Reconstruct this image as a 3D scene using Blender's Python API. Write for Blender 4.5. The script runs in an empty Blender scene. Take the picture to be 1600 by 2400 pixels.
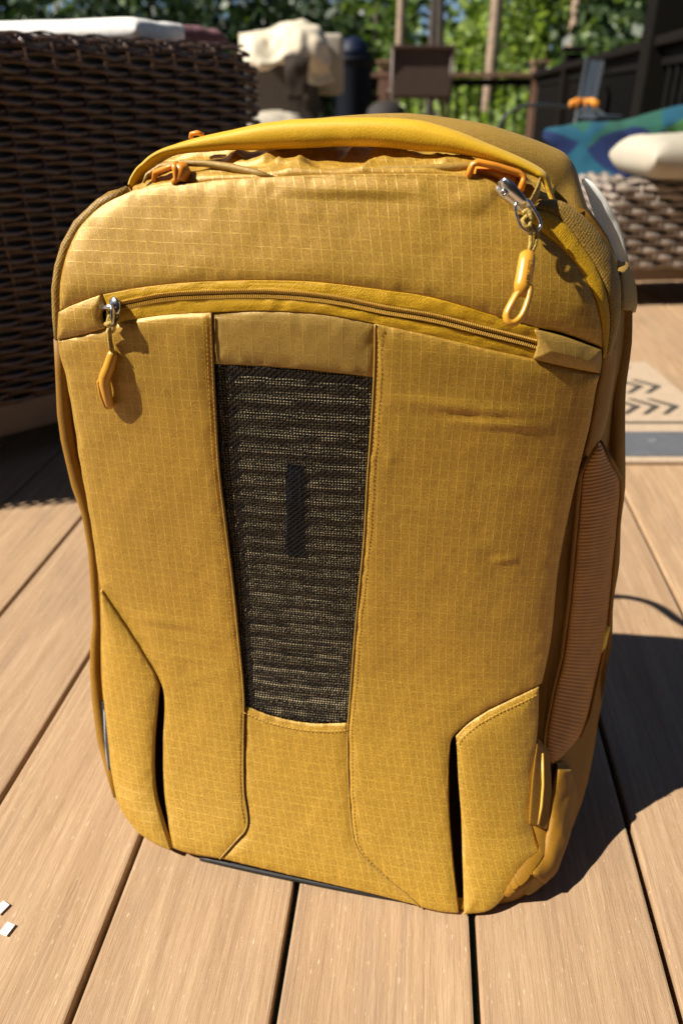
import bpy, bmesh, math, random
import numpy as np
from mathutils import Vector, Matrix

# ------------------------------------------------------------------ camera, sky, sun, exposure
F_PX, PITCH, CAM_H = 1779.0, math.radians(28.3), 0.576
S = bpy.context.scene
C = S.collection
cam_d = bpy.data.cameras.new("camera")
cam = bpy.data.objects.new("camera", cam_d)
C.objects.link(cam)
cam.location = (0, 0, CAM_H)
cam.rotation_euler = (math.radians(90) - PITCH, 0, 0)
cam_d.sensor_fit = 'VERTICAL'
cam_d.sensor_height = 36
cam_d.lens = F_PX / 2400 * 36
cam_d.clip_start = 0.02
cam_d.clip_end = 1000
cam_d.dof.use_dof = True
cam_d.dof.focus_distance = 0.535
cam_d.dof.aperture_fstop = 5.6
S.camera = cam

SUN_DIR = Vector((1.0, 0.21, -1.0)).normalized()       # the way the light travels
w = bpy.data.worlds.new("World")
S.world = w
w.use_nodes = True
wn = w.node_tree
sky = wn.nodes.new('ShaderNodeTexSky')
sky.sky_type = 'NISHITA'
sky.sun_disc = False
sky.sun_elevation = math.asin(-SUN_DIR.z)
sky.sun_rotation = math.atan2(-SUN_DIR.x, -SUN_DIR.y)
sky.air_density = 0.5
sky.dust_density = 0.2
bg = wn.nodes['Background']
bg.inputs['Strength'].default_value = 0.05
wn.links.new(sky.outputs[0], bg.inputs[0])
sun_d = bpy.data.lights.new("sun", 'SUN')
sun_d.energy = 5.0
sun_d.angle = math.radians(0.5)
sun_d.color = (1.0, 0.93, 0.82)
sun = bpy.data.objects.new("sun", sun_d)
C.objects.link(sun)
sun.rotation_euler = SUN_DIR.to_track_quat('-Z', 'Y').to_euler()
S.view_settings.view_transform = 'Standard'
S.view_settings.look = 'None'
S.view_settings.gamma = 1
S.view_settings.use_curve_mapping = False
S.view_settings.exposure = 0.86
S.cycles.max_bounces = 8
S.cycles.transparent_max_bounces = 16
S.cycles.use_denoising = True

rnd = random.Random(7)
rng = np.random.default_rng(11)

# ------------------------------------------------------------------ object helpers
def link(o, parent=None):
    C.objects.link(o)
    if parent is not None:
        o.parent = parent
    return o

def tag(o, label=None, cat=None, group=None, kind=None):
    if label: o['label'] = label
    if cat: o['category'] = cat
    if group: o['group'] = group
    if kind: o['kind'] = kind
    return o

def empty(name, loc=(0, 0, 0), rz=0.0, label=None, cat=None, group=None):
    o = bpy.data.objects.new(name, None)
    o.empty_display_size = 0.05
    o.location = loc
    o.rotation_euler = (0, 0, rz)
    link(o)
    return tag(o, label, cat, group)

def mesh_obj(name, verts, faces, mat, parent=None, smooth=True, mats=None, mi=None):
    me = bpy.data.meshes.new(name)
    verts = np.asarray(verts, dtype=float)
    me.from_pydata(verts.tolist(), [], [list(map(int, f)) for f in faces])
    if mats:
        for m in mats: me.materials.append(m)
        if mi is not None:
            me.polygons.foreach_set('material_index', list(mi))
    elif mat:
        me.materials.append(mat)
    if smooth:
        me.polygons.foreach_set('use_smooth', [True] * len(me.polygons))
    me.update()
    return link(bpy.data.objects.new(name, me), parent)

class MB:
    """collects geometry that becomes ONE mesh"""
    def __init__(self): self.v, self.f = [], []
    def add(self, v, f):
        n = len(self.v)
        self.v += [tuple(map(float, p)) for p in v]
        self.f += [[int(i) + n for i in q] for q in f]
        return self
    def box(self, c, s, rz=0.0, bevel=0.0):
        cx, cy, cz = c; hx, hy, hz = s[0] / 2, s[1] / 2, s[2] / 2
        if bevel <= 0:
            pts = [(x, y, z) for z in (-hz, hz) for (x, y) in ((-hx, -hy), (hx, -hy), (hx, hy), (-hx, hy))]
            fs = [(3, 2, 1, 0), (4, 5, 6, 7), (0, 1, 5, 4), (1, 2, 6, 5), (2, 3, 7, 6), (3, 0, 4, 7)]
        else:
            bm = bmesh.new()
            bmesh.ops.create_cube(bm, size=1)
            bmesh.ops.scale(bm, vec=s, verts=bm.verts)
            bmesh.ops.bevel(bm, geom=bm.edges[:], offset=bevel, segments=2, affect='EDGES', profile=0.6)
            bm.verts.index_update()
            pts = [tuple(v.co) for v in bm.verts]
            fs = [[v.index for v in f.verts] for f in bm.faces]
            bm.free()
        cr, sr = math.cos(rz), math.sin(rz)
        return self.add([(cx + x * cr - y * sr, cy + x * sr + y * cr, cz + z) for x, y, z in pts], fs)
    def tube(self, path, r, n=8, closed=False, flat=None, cap=True):
        v, f = tube_geo(path, r, n, closed, flat, cap)
        return self.add(v, f)
    def build(self, name, mat, parent=None, smooth=False):
        return mesh_obj(name, self.v, self.f, mat, parent, smooth)

def tube_geo(path, r, n=8, closed=False, flat=None, cap=True, up=None):
    P = [Vector(p) for p in path]
    m = len(P)
    rr = r if hasattr(r, '__len__') else [r] * m
    T = []
    for i in range(m):
        a = P[(i - 1) % m] if (closed or i > 0) else P[i]
        b = P[(i + 1) % m] if (closed or i < m - 1) else P[i]
        t = (b - a)
        T.append(t.normalized() if t.length > 1e-9 else Vector((0, 0, 1)))
    ref = Vector(up) if up is not None else (Vector((0, 1, 0)) if abs(T[0].y) < 0.9 else Vector((1, 0, 0)))
    N = (ref - T[0] * ref.dot(T[0])).normalized()
    V, Fc = [], []
    for i in range(m):
        if i:
            if up is not None:
                N = (ref - T[i] * ref.dot(T[i])).normalized()
            else:
                N = (N - T[i] * N.dot(T[i])).normalized()
        B = T[i].cross(N)
        for k in range(n):
            a = 2 * math.pi * k / n
            ra = rr[i]; rb = rr[i] * (flat if flat else 1.0)
            V.append(P[i] + N * (math.cos(a) * rb) + B * (math.sin(a) * ra))
    for i in range(m if closed else m - 1):
        j = (i + 1) % m
        for k in range(n):
            l = (k + 1) % n
            Fc.append((i * n + k, i * n + l, j * n + l, j * n + k))
    if cap and not closed:
        Fc.append(tuple(range(n))[::-1]); Fc.append(tuple((m - 1) * n + k for k in range(n)))
    return V, Fc

def resample(pts, n, smooth=True):
    """arc-length resampling of a 2-D/3-D polyline (Catmull-Rom when smooth)"""
    P = np.array(pts, dtype=float)
    if smooth and len(P) > 2:
        out = []
        for i in range(len(P) - 1):
            p0 = P[max(i - 1, 0)]; p1 = P[i]; p2 = P[i + 1]; p3 = P[min(i + 2, len(P) - 1)]
            # centripetal-ish: limit the tangents so unequal spacing does not overshoot
            d = np.linalg.norm(p2 - p1)
            def tan(a, b, c):
                v = c - a; L = np.linalg.norm(v)
                return v / L * d if L > 1e-12 else v
            m1 = tan(p0, p1, p2) if i > 0 else (p2 - p1)
            m2 = tan(p1, p2, p3) if i < len(P) - 2 else (p2 - p1)
            for t in np.linspace(0, 1, 14, endpoint=False):
                h00 = 2*t**3 - 3*t**2 + 1; h10 = t**3 - 2*t**2 + t; h01 = -2*t**3 + 3*t**2; h11 = t**3 - t**2
                out.append(h00 * p1 + h10 * m1 + h01 * p2 + h11 * m2)
        out.append(P[-1]); P = np.array(out)
    d = np.r_[0, np.cumsum(np.linalg.norm(np.diff(P, axis=0), axis=1))]
    s = np.linspace(0, d[-1], n)
    return np.stack([np.interp(s, d, P[:, k]) for k in range(P.shape[1])], axis=1)

def grid_faces(nv, nu, off=0):
    return [(off + j * nu + i, off + j * nu + i + 1, off + (j + 1) * nu + i + 1, off + (j + 1) * nu + i)
            for j in range(nv - 1) for i in range(nu - 1)]

def vnoise(x, z, seed=0):
    """smooth 2-D value noise in [-1, 1]"""
    x = np.asarray(x, float) + 173.3 + seed * 17.13; z = np.asarray(z, float) + 91.7 + seed * 31.7
    xi, zi = np.floor(x).astype(int), np.floor(z).astype(int)
    fx, fz = x - xi, z - zi
    fx = fx * fx * (3 - 2 * fx); fz = fz * fz * (3 - 2 * fz)
    def h(a, b):
        q = np.sin(a * 127.1 + b * 311.7 + seed * 7.7) * 43758.5453
        return (q - np.floor(q)) * 2 - 1
    return (h(xi, zi) * (1 - fx) + h(xi + 1, zi) * fx) * (1 - fz) + (h(xi, zi + 1) * (1 - fx) + h(xi + 1, zi + 1) * fx) * fz

# ------------------------------------------------------------------ material helpers
class NT:
    def __init__(self, name):
        self.m = bpy.data.materials.new(name)
        self.m.use_nodes = True
        self.t = self.m.node_tree
        self.p = self.t.nodes['Principled BSDF']
        self.out = self.t.nodes['Material Output']
    def n(self, typ, **kw):
        nd = self.t.nodes.new(typ)
        for k, v in kw.items():
            setattr(nd, k, v)
        return nd
    def l(self, a, b): self.t.links.new(a, b); return self
    def math(self, op, a, b=None, c=None):
        nd = self.n('ShaderNodeMath', operation=op)
        for i, q in enumerate((a, b, c)):
            if q is None: continue
            if isinstance(q, (int, float)): nd.inputs[i].default_value = q
            else: self.l(q, nd.inputs[i])
        return nd.outputs[0]
    def coords(self, which='Object'):
        return self.n('ShaderNodeTexCoord').outputs[which]
    def sep(self, v):
        s = self.n('ShaderNodeSeparateXYZ'); self.l(v, s.inputs[0]); return s.outputs
    def comb(self, x, y, z):
        s = self.n('ShaderNodeCombineXYZ')
        for i, q in enumerate((x, y, z)):
            if isinstance(q, (int, float)): s.inputs[i].default_value = q
            else: self.l(q, s.inputs[i])
        return s.outputs[0]
    def mapping(self, v, scale=(1, 1, 1), loc=(0, 0, 0)):
        s = self.n('ShaderNodeMapping'); self.l(v, s.inputs[0])
        s.inputs['Scale'].default_value = scale; s.inputs['Location'].default_value = loc
        return s.outputs[0]
    def noise(self, v, scale=5, detail=3, rough=0.5, dist=0.0):
        s = self.n('ShaderNodeTexNoise'); self.l(v, s.inputs['Vector'])
        s.inputs['Scale'].default_value = scale; s.inputs['Detail'].default_value = detail
        s.inputs['Roughness'].default_value = rough; s.inputs['Distortion'].default_value = dist
        return s.outputs['Fac']
    def ramp(self, fac, stops):
        s = self.n('ShaderNodeValToRGB'); self.l(fac, s.inputs[0])
        e = s.color_ramp.elements
        while len(e) < len(stops): e.new(0.5)
        for q, (p, c) in zip(e, stops):
            q.position = p; q.color = (*c, 1) if len(c) == 3 else c
        return s.outputs[0]
    def maprange(self, v, a, b, c=0.0, d=1.0):
        s = self.n('ShaderNodeMapRange'); self.l(v, s.inputs[0])
        for i, q in enumerate((a, b, c, d)): s.inputs[i + 1].default_value = q
        return s.outputs[0]
    def mix(self, fac, a, b, blend='MIX'):
        s = self.n('ShaderNodeMix', data_type='RGBA', blend_type=blend)
        for i, q in ((0, fac), (6, a), (7, b)):
            if isinstance(q, (int, float)): s.inputs[i].default_value = q
            elif isinstance(q, tuple): s.inputs[i].default_value = (*q, 1)
            else: self.l(q, s.inputs[i])
        return s.outputs[2]
    def bump(self, h, strength=0.5, dist=0.001, normal=None):
        s = self.n('ShaderNodeBump'); self.l(h, s.inputs['Height'])
        s.inputs['Strength'].default_value = strength; s.inputs['Distance'].default_value = dist
        if normal is not None: self.l(normal, s.inputs['Normal'])
        self.l(s.outputs[0], self.p.inputs['Normal'])
        return s.outputs[0]
    def set(self, **kw):
        for k, v in kw.items():
            k = k.replace('_', ' ')
            i = self.p.inputs[k]
            if isinstance(v, (int, float)): i.default_value = v
            elif isinstance(v, tuple): i.default_value = (*v, 1) if len(v) == 3 else v
            else: self.l(v, i)
        return self

def plain(name, col, rough=0.5, metal=0.0, var=0.12, scale=30, bump=0.0, **kw):
    t = NT(name)
    v = t.coords()
    nz = t.noise(v, scale, 4, 0.6)
    lo = tuple(c * (1 - var) for c in col); hi = tuple(min(1, c * (1 + var)) for c in col)
    t.set(Base_Color=t.ramp(nz, [(0.3, lo), (0.7, hi)]), Roughness=rough, Metallic=metal, **kw)
    if bump: t.bump(nz, bump, 0.002)
    return t.m

def fabric(name, base, light, grid=None, weave=0.0011, rough=0.5, sheen=0.25, bump=0.6, twill=False, gridamt=0.5, coarse=0.0,
           spec=0.4, vary=0.16, metal=0.0, lof=0.5):
    """woven cloth in the bag's own frame: x across, z up, y into the bag"""
    t = NT(name)
    v = t.coords()
    x, y, z = t.sep(v)
    warp = t.noise(v, 22, 2, 0.5)
    wob = t.math('MULTIPLY', t.math('SUBTRACT', warp, 0.5), 0.0022)
    u = t.math('ADD', t.math('ADD', x, t.math('MULTIPLY', y, 0.6)), wob)
    vv = t.math('ADD', t.math('ADD', z, t.math('MULTIPLY', y, 0.35)), wob)
    k = 2 * math.pi / weave
    if twill:
        a = t.math('SINE', t.math('MULTIPLY', t.math('ADD', u, t.math('MULTIPLY', vv, 1.0)), k))
        hgt = a
    else:
        a = t.math('SINE', t.math('MULTIPLY', u, k)); b = t.math('SINE', t.math('MULTIPLY', vv, k * 0.9))
        hgt = t.math('MULTIPLY', a, b)
    fine = t.noise(t.mapping(v, (1, 1, 1)), 1150, 2, 0.6)
    wv = t.math('ADD', t.math('MULTIPLY', hgt, 0.5), t.math('MULTIPLY', t.math('SUBTRACT', fine, 0.5), 1.8))
    fac = t.maprange(wv, -0.65, 0.65, 0.0, 1.0)
    big = t.noise(v, 9, 2, 0.5)
    lo = tuple(c * lof for c in base)
    col = t.mix(fac, lo, light)
    col = t.mix(t.maprange(big, 0.3, 0.7), t.mix(1.0, col, (1 - vary, 1 - vary, 1 - vary), 'MULTIPLY'), col)
    H = t.math('MULTIPLY', wv, 0.5)
    if grid:
        g1 = t.math('PINGPONG', u, grid / 2); g2 = t.math('PINGPONG', vv, grid * 1.15 / 2)
        l1 = t.maprange(g1, 0.0, 0.00045, 1.0, 0.0); l2 = t.maprange(g2, 0.0, 0.00045, 1.0, 0.0)
        dash = t.maprange(t.noise(v, 420, 2, 0.7), 0.36, 0.6, 0.35, 1.0)
        ln = t.math('MULTIPLY', t.math('MAXIMUM', l1, t.math('MULTIPLY', l2, 0.65)), dash)
        col = t.mix(t.math('MULTIPLY', ln, gridamt), col, tuple(min(1, c * 1.7 + 0.02) for c in light))
        H = t.math('ADD', H, t.math('MULTIPLY', ln, 0.9))
    if coarse:
        cn = t.noise(v, coarse, 2, 0.5)
        H = t.math('ADD', H, t.math('MULTIPLY', cn, 1.5))
        col = t.mix(t.maprange(cn, 0.35, 0.65), t.mix(1.0, col, (0.80, 0.74, 0.64), 'MULTIPLY'), col)
    t.set(Base_Color=col, Roughness=rough, Specular_IOR_Level=spec, Metallic=metal)
    t.set(Sheen_Weight=sheen, Sheen_Roughness=0.45, Sheen_Tint=(1.0, 0.8, 0.42))
    t.bump(H, bump, 0.0006)
    return t.m

OCH, OCHL = (0.318, 0.143, 0.006), (0.75, 0.432, 0.048)
M = {}
M['ripstop'] = fabric('ochre_ripstop', OCH, OCHL, grid=0.0066, gridamt=0.36, sheen=0.04, metal=0.2, spec=0.8, rough=0.46, bump=0.32, weave=0.0013)
M['plainweave'] = fabric('ochre_plain_weave', (0.31, 0.165, 0.018), (0.58, 0.36, 0.07), grid=0.009, gridamt=0.12, weave=0.0014, sheen=0.05, metal=0.08, spec=0.6, rough=0.5, bump=0.35)
M['side'] = fabric('ochre_stretch', (0.30, 0.135, 0.004), (0.38, 0.18, 0.006), weave=0.0008, bump=0.25, sheen=0.12, rough=0.6)
M['tape'] = fabric('zipper_tape', (0.58, 0.32, 0.004), (0.80, 0.48, 0.014), weave=0.0018, bump=0.5, sheen=0.05, coarse=900, lof=0.85)
M['webbing'] = fabric('coarse_webbing', (0.27, 0.14, 0.012), (0.55, 0.35, 0.07), weave=0.0026, bump=0.5, coarse=760, sheen=0.05)
M['twill'] = fabric('handle_twill', (0.62, 0.34, 0.008), (0.85, 0.52, 0.02), weave=0.0016, twill=True, bump=0.4, sheen=0.15, lof=0.8)
M['recess_shade'] = plain('recess_shade', (0.016, 0.008, 0.002), 0.9, Specular_IOR_Level=0.1)  # near-black stands in for the shade inside slits and the zipper gap
M['thread'] = plain('thread', (0.52, 0.30, 0.035), 0.6)
M['coil'] = plain('zipper_coil', (0.62, 0.36, 0.06), 0.3)
M['rubber'] = plain('ochre_rubber', (0.56, 0.27, 0.022), 0.32, var=0.04, Subsurface_Weight=0.0, Coat_Weight=0.25, Coat_Roughness=0.25)
M['orange'] = plain('orange_plastic', (0.66, 0.235, 0.018), 0.35, var=0.05, Transmission_Weight=0.0)
M['metal'] = plain('zipper_metal', (0.62, 0.63, 0.66), 0.22, 1.0, var=0.1)
M['black'] = plain('black_woven_label', (0.012, 0.012, 0.013), 0.55, bump=0.3)
M['steel_edge'] = plain('grey_label_edge', (0.35, 0.36, 0.4), 0.4)
M['white_tag'] = plain('white_paper_tag', (0.78, 0.78, 0.74), 0.55, var=0.06, scale=12)
M['yellow_tab'] = plain('yellow_tab', (0.80, 0.62, 0.10), 0.5)
M['cord'] = fabric('pull_cord', (0.55, 0.33, 0.03), (0.85, 0.62, 0.14), weave=0.0014, coarse=900, bump=1.0)

tt_ = NT('white_paper_tag_thin')
tt_.set(Base_Color=(0.8, 0.8, 0.76), Roughness=0.5)
_tl = tt_.n('ShaderNodeBsdfTranslucent'); _tl.inputs[0].default_value = (0.8, 0.8, 0.76, 1); _mx = tt_.n('ShaderNodeMixShader'); _mx.inputs[0].default_value = 0.5
tt_.l(tt_.p.outputs[0], _mx.inputs[1]); tt_.l(_tl.outputs[0], _mx.inputs[2]); tt_.l(_mx.outputs[0], tt_.out.inputs[0])
M['white_tag'] = tt_.m

# ------------------------------------------------------------------ measuring: photograph pixel (1600 x 2400) -> a point at a known depth or height
CP, SP = math.cos(PITCH), math.sin(PITCH)
def ray(px, py):
    a = (px - 800) / F_PX; b = (1200 - py) / F_PX
    return Vector((a, CP + b * SP, -SP + b * CP))
def at_y(px, py, y):
    d = ray(px, py); s = y / d.y
    return Vector((d.x * s, y, CAM_H + d.z * s))
def at_z(px, py, z=0.0):
    d = ray(px, py); s = (z - CAM_H) / d.z
    return Vector((d.x * s, d.y * s, z))

# ------------------------------------------------------------------ the backpack's own frame: x across its front, y into it, z up
BA, BB = at_z(450, 2008), at_z(1090, 2137)
B0 = (BA + BB) / 2
BROT = math.atan2(BB.y - BA.y, BB.x - BA.x)
BM = Matrix.Translation(B0) @ Matrix.Rotation(BROT, 4, 'Z')
BI = BM.inverted()
CAM_L = BI @ Vector((0, 0, CAM_H))
YOFF = 0.010
def g(x, z):
    """depth of the bag's front surface"""
    z = np.asarray(z, float); x = np.asarray(x, float)
    zc = np.clip(z, 0, 0.535)
    up = np.clip(zc - 0.462, 0, None)
    # leans back near the foot, stands upright higher up, then rolls over towards the top
    y = 0.100 * (1 - np.exp(-(zc / 0.115)**1.2)) + 0.27 * (np.sqrt(up**2 + 0.012**2) - 0.012)
    xx = np.clip(np.abs(x + 0.036) / 0.197, 0, 1.25)
    y = y + (0.012 + 0.006 * np.clip(1 - zc / 0.3, 0, 1)) * xx**2 * np.clip(0.3 + zc / 0.07, 0, 1) + 0.009 * xx**6 - YOFF
    y = y + 0.075 * (x + 0.036) * np.clip(zc / 0.16, 0, 1) - 0.05 * np.clip(zc - 0.17, 0, 0.28)
    return y
def fp(px, py, t=0.0):
    d = (BI.to_3x3() @ ray(px, py))
    s = 0.45
    for _ in range(40):
        p = CAM_L + d * s
        e = p.y - (float(g(p.x, p.z)) + t)
        s -= e / d.y * 0.9
        if abs(e) < 1e-7: break
    p = CAM_L + d * s
    return np.array((p.x, p.y, p.z))
def fps(pts, t=0.0):
    """pts: (px, py) or (px, py, t)"""
    return np.array([fp(p[0], p[1], p[2] if len(p) > 2 else t) for p in pts])

bag = empty('travel_backpack', B0, BROT, 'mustard yellow travel backpack standing upright on the sunlit deck boards', 'backpack')

def crease_fn(segs):
    cs = []
    for (x0, y0, x1, y1, amp, wid) in segs:
        a, b = fp(x0, y0), fp(x1, y1)
        cs.append((a[[0, 2]], b[[0, 2]], amp * 0.33, wid * 1.2))
    def f(x, z):
        o = np.zeros_like(x)
        for a, b, amp, wid in cs:
            d = b - a; L = np.dot(d, d)
            s = np.clip(((x - a[0]) * d[0] + (z - a[1]) * d[1]) / L, 0, 1)
            sm = np.sin(np.pi * np.clip(s, 0.02, 0.98))**0.5
            dist = np.hypot(x - (a[0] + s * d[0]), z - (a[1] + s * d[1]))
            o += amp * sm * np.exp(-(dist / wid)**2)
        return o
    return f

def coons(top, bottom, left, right):
    """curves as (n,3): top/bottom left->right (nu), left/right top->bottom (nv)"""
    nu, nv = len(top), len(left)
    u = np.linspace(0, 1, nu)[None, :, None]; v = np.linspace(0, 1, nv)[:, None, None]
    A = (1 - v) * top[None] + v * bottom[None]
    Bq = (1 - u) * left[:, None] + u * right[:, None]
    Cc = (1 - u) * (1 - v) * top[0] + u * (1 - v) * top[-1] + (1 - u) * v * bottom[0] + u * v * bottom[-1]
    return A + Bq - Cc

def dist_to(P, curves):
    """distance in x,z from every vertex to the nearest sample of the curves"""
    Q = np.concatenate([resample(c[:, [0, 2]], 220, False) for c in curves])
    X = P[..., [0, 2]].reshape(-1, 2)
    out = np.empty(len(X))
    for i in range(0, len(X), 4000):
        d = X[i:i + 4000, None] - Q[None]
        out[i:i + 4000] = np.sqrt((d**2).sum(-1).min(1))
    return out.reshape(P.shape[:-1])

def skirted(P, drop):
    """adds a rim that turns in behind the sheet, so that the sheet has an edge"""
    nv, nu = P.shape[:2]
    ring = [(0, i) for i in range(nu)] + [(j, nu - 1) for j in range(1, nv)] + [(nv - 1, i) for i in range(nu - 2, -1, -1)] + [(j, 0) for j in range(nv - 2, 0, -1)]
    V = P.reshape(-1, 3)
    base = len(V)
    R = np.array([P[j, i] + drop for j, i in ring])
    F_ = grid_faces(nv, nu)
    idx = [j * nu + i for j, i in ring]
    m = len(ring)
    for k in range(m):
        l = (k + 1) % m
        F_.append((idx[k], base + k, base + l, idx[l]))
    return np.concatenate([V, R]), F_

def front_panel(name, top, bottom, left, right, mat, nu=90, nv=120, lift=0.0, puff=0.0025, soft=0.004, wrinkle=None, noise=0.00045, t=0.0, seed=0, parent=None, smooth=(True,)*4):
    T = resample(fps(top, t), nu, smooth[0]); Bc = resample(fps(bottom, t), nu, smooth[1])
    L = resample(fps(left, t), nv, smooth[2]); R = resample(fps(right, t), nv, smooth[3])
    L[0], L[-1], R[0], R[-1] = T[0], Bc[0], T[-1], Bc[-1]
    P = coons(T, Bc, L, R)
    d = dist_to(P, (T, Bc, L, R))
    x, z = P[..., 0], P[..., 2]
    out = lift + puff * (1 - np.exp(-d / soft))
    fade = 1 - np.exp(-d / 0.008)
    if noise:
        out = out + noise * fade * (vnoise(x * 28, z * 22, seed) + 0.6 * vnoise(x * 70, z * 55, seed + 3) + 0.25 * vnoise(x * 190, z * 150, seed + 5))
    if noise: out = out + 0.0007 * vnoise(x * 150, z * 130, seed + 9) * np.exp(-d / 0.007) * np.clip(d / 0.0015, 0, 1)
    if wrinkle is not None:
        out = out + wrinkle(x, z) * np.clip(fade * 1.2, 0, 1)
    P = P.copy()
    P[..., 1] = g(x, z) + t - out
    V, F_ = skirted(P, np.array((0, 0.005, 0)))
    V[:, 2] = np.maximum(V[:, 2], 0.0015)
    return mesh_obj(name, V, F_, mat, parent or bag)

def free_patch(name, top, bottom, left, right, mat, nu=30, nv=120, bulge=0.004, wr=None, rib=None, parent=None, drop=(0, 0.006, 0), smooth=True, noise=0.0004):
    T = resample(fps(top), nu, smooth); Bc = resample(fps(bottom), nu, smooth)
    L = resample(fps(left), nv, smooth); R = resample(fps(right), nv, smooth)
    L[0], L[-1], R[0], R[-1] = T[0], Bc[0], T[-1], Bc[-1]
    P = coons(T, Bc, L, R)
    du = np.gradient(P, axis=1); dv = np.gradient(P, axis=0)
    N = np.cross(du, dv); N /= np.maximum(np.linalg.norm(N, axis=-1, keepdims=True), 1e-12)
    c = P.reshape(-1, 3).mean(0)
    if np.dot(N.reshape(-1, 3).mean(0), np.array(CAM_L) - c) < 0: N = -N
    u = np.linspace(0, 1, nu)[None, :]; v = np.linspace(0, 1, nv)[:, None]
    off = bulge * (np.clip(4 * u * (1 - u), 0, 1)**0.6) * (np.clip(v * (1 - v) * 40, 0, 1)**0.5)
    if rib: off = off + rib[1] * np.sin(v * rib[0] * 2 * np.pi) * (0.35 + 0.65 * np.clip(4 * u * (1 - u) * 1.5, 0, 1))
    if noise: off = off + noise * (vnoise(P[..., 0] * 60 + P[..., 1] * 50, P[..., 2] * 40, 4) + 0.5 * vnoise(P[..., 0] * 160, P[..., 2] * 120, 8))
    if wr is not None: off = off + wr(u, v, P)
    P = P + N * off[..., None]
    V, F_ = skirted(P, np.array(drop))
    V[:, 2] = np.maximum(V[:, 2], 0.0015)
    return mesh_obj(name, V, F_, mat, parent or bag)

# ---- traced seams (photo pixels)
Z_UP = [(141, 728), (173, 712), (243, 688), (323, 675), (419, 664), (510, 659), (596, 657), (680, 658), (754, 662), (900, 680), (1015, 698), (1168, 743), (1244, 764), (1321, 781), (1411, 816)]
Z_LO = [(138, 796), (247, 770), (295, 753), (387, 738), (497, 732), (609, 728), (700, 731), (769, 737), (880, 758), (1015, 787), (1168, 823), (1248, 840), (1330, 862), (1404, 879)]
L_EDGE_UP = [(310, 447), (240, 482), (190, 530), (163, 580), (148, 630), (141, 680), (141, 728)]
L_EDGE_LO = [(138, 796), (143, 830), (158, 886), (179, 1008), (190, 1083), (214, 1217), (235, 1360), (241, 1440), (244, 1560), (249, 1640), (262, 1769), (268, 1812), (286, 1885), (330, 1946), (372, 1972), (407, 1985)]
R_EDGE_UP = [(1236, 512), (1267, 540), (1332, 598), (1378, 663), (1401, 720), (1411, 777), (1411, 816)]
R_EDGE_LO = [(1404, 879), (1397, 903), (1381, 993), (1363, 1066), (1350, 1120), (1334, 1192), (1308, 1326), (1290, 1497), (1269, 1598), (1262, 1606)]
R_EDGE_PK = [(1262, 1606), (1259, 1703), (1243, 1811), (1234, 1917), (1240, 1935), (1282, 1952), (1278, 1990), (1259, 2038), (1221, 2082), (1157, 2118), (1087, 2139)]
TOP_F = [(310, 447), (359, 438), (422, 431), (450, 430), (517, 422), (624, 416), (760, 410), (900, 408), (1015, 408), (1099, 413), (1160, 430), (1176, 470), (1236, 512)]
SEAM_L = [(497, 736), (499, 800), (501, 855), (506, 960), (515, 1100), (528, 1210), (548, 1373), (562, 1511), (573, 1634), (572, 1742), (573, 1850), (582, 1920), (576, 1942), (558, 1962), (515, 2010)]
SEAM_R = [(880, 758), (879, 830), (877, 891), (870, 1010), (861, 1130), (854, 1260), (842, 1381), (828, 1540), (817, 1688), (815, 1742), (818, 1850), (829, 1959), (847, 1998), (898, 2048), (950, 2090), (985, 2122)]
BOT_L = [(407, 1985), (454, 2001), (515, 2011)]
BOT_C = [(515, 2011), (600, 2032), (690, 2053), (800, 2078), (900, 2102), (985, 2124)]
BOT_R = [(985, 2124), (1030, 2135), (1073, 2139)]
SLIT_LL = [(364, 1572), (374, 1605), (371, 1640), (363, 1742), (365, 1844), (385, 1929), (403, 1985)]
SLIT_LR = [(382, 1606), (387, 1640), (384, 1742), (386, 1844), (397, 1929), (410, 1985)]
SLIT_RL = [(1062, 1722), (1055, 1740), (1050, 1821), (1052, 1917), (1058, 1996), (1065, 2070), (1076, 2137)]
SLIT_RR = [(1068, 1722), (1070, 1740), (1074, 1821), (1080, 1901), (1083, 1996), (1085, 2070), (1087, 2139)]

# ---- body shell: everything behind the front, in rings that go back from the front seam
SIL = [(304, 440, .05), (262, 446, .055), (219, 474, .05), (173, 525, .045), (148, 571, .04), (133, 612, .035), (127, 640, .03), (127, 694, .03), (133, 796, .035), (138, 868, .04), (145, 970, .04), (153, 1031, .04),
       (160, 1070, .04), (178, 1135, .035), (198, 1204, .035), (212, 1286, .03), (217, 1378, .03), (221, 1459, .03), (217, 1510, .03), (216, 1571, .03), (222, 1643, .03), (233, 1735, .03), (250, 1806, .03),
       (267, 1867, .025), (296, 1908, .02), (327, 1949, .015), (377, 1980, .012), (420, 1995, .012), (455, 2006, .012), (600, 2040, .012), (800, 2083, .012), (968, 2122, .012), (1085, 2144, .012), (1160, 2125, .012),
       (1222, 2100, .016), (1258, 2072, .02), (1296, 2031, .026), (1327, 1969, .032), (1352, 1908, .036), (1373, 1837, .042), (1398, 1735, .048), (1418, 1592, .055), (1429, 1480, .06), (1439, 1378, .065), (1451, 1235, .07),
       (1460, 1122, .075), (1462, 1040, .075), (1463, 960, .075), (1470, 816, .075), (1479, 704, .075), (1470, 653, .075), (1449, 612, .09), (1424, 556, .085), (1398, 515, .085), (1370, 480, .085), (1300, 470, .08),
       (1240, 430, .07), (1100, 400, .06), (900, 382, .06), (760, 384, .06), (640, 390, .055), (500, 405, .05), (400, 420, .045)]
FRONT = L_EDGE_UP[::1] + L_EDGE_LO + BOT_L + BOT_C + BOT_R + [(1087, 2139)] + R_EDGE_PK[::-1] + R_EDGE_LO[::-1] + R_EDGE_UP[::-1] + TOP_F[::-1]
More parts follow.
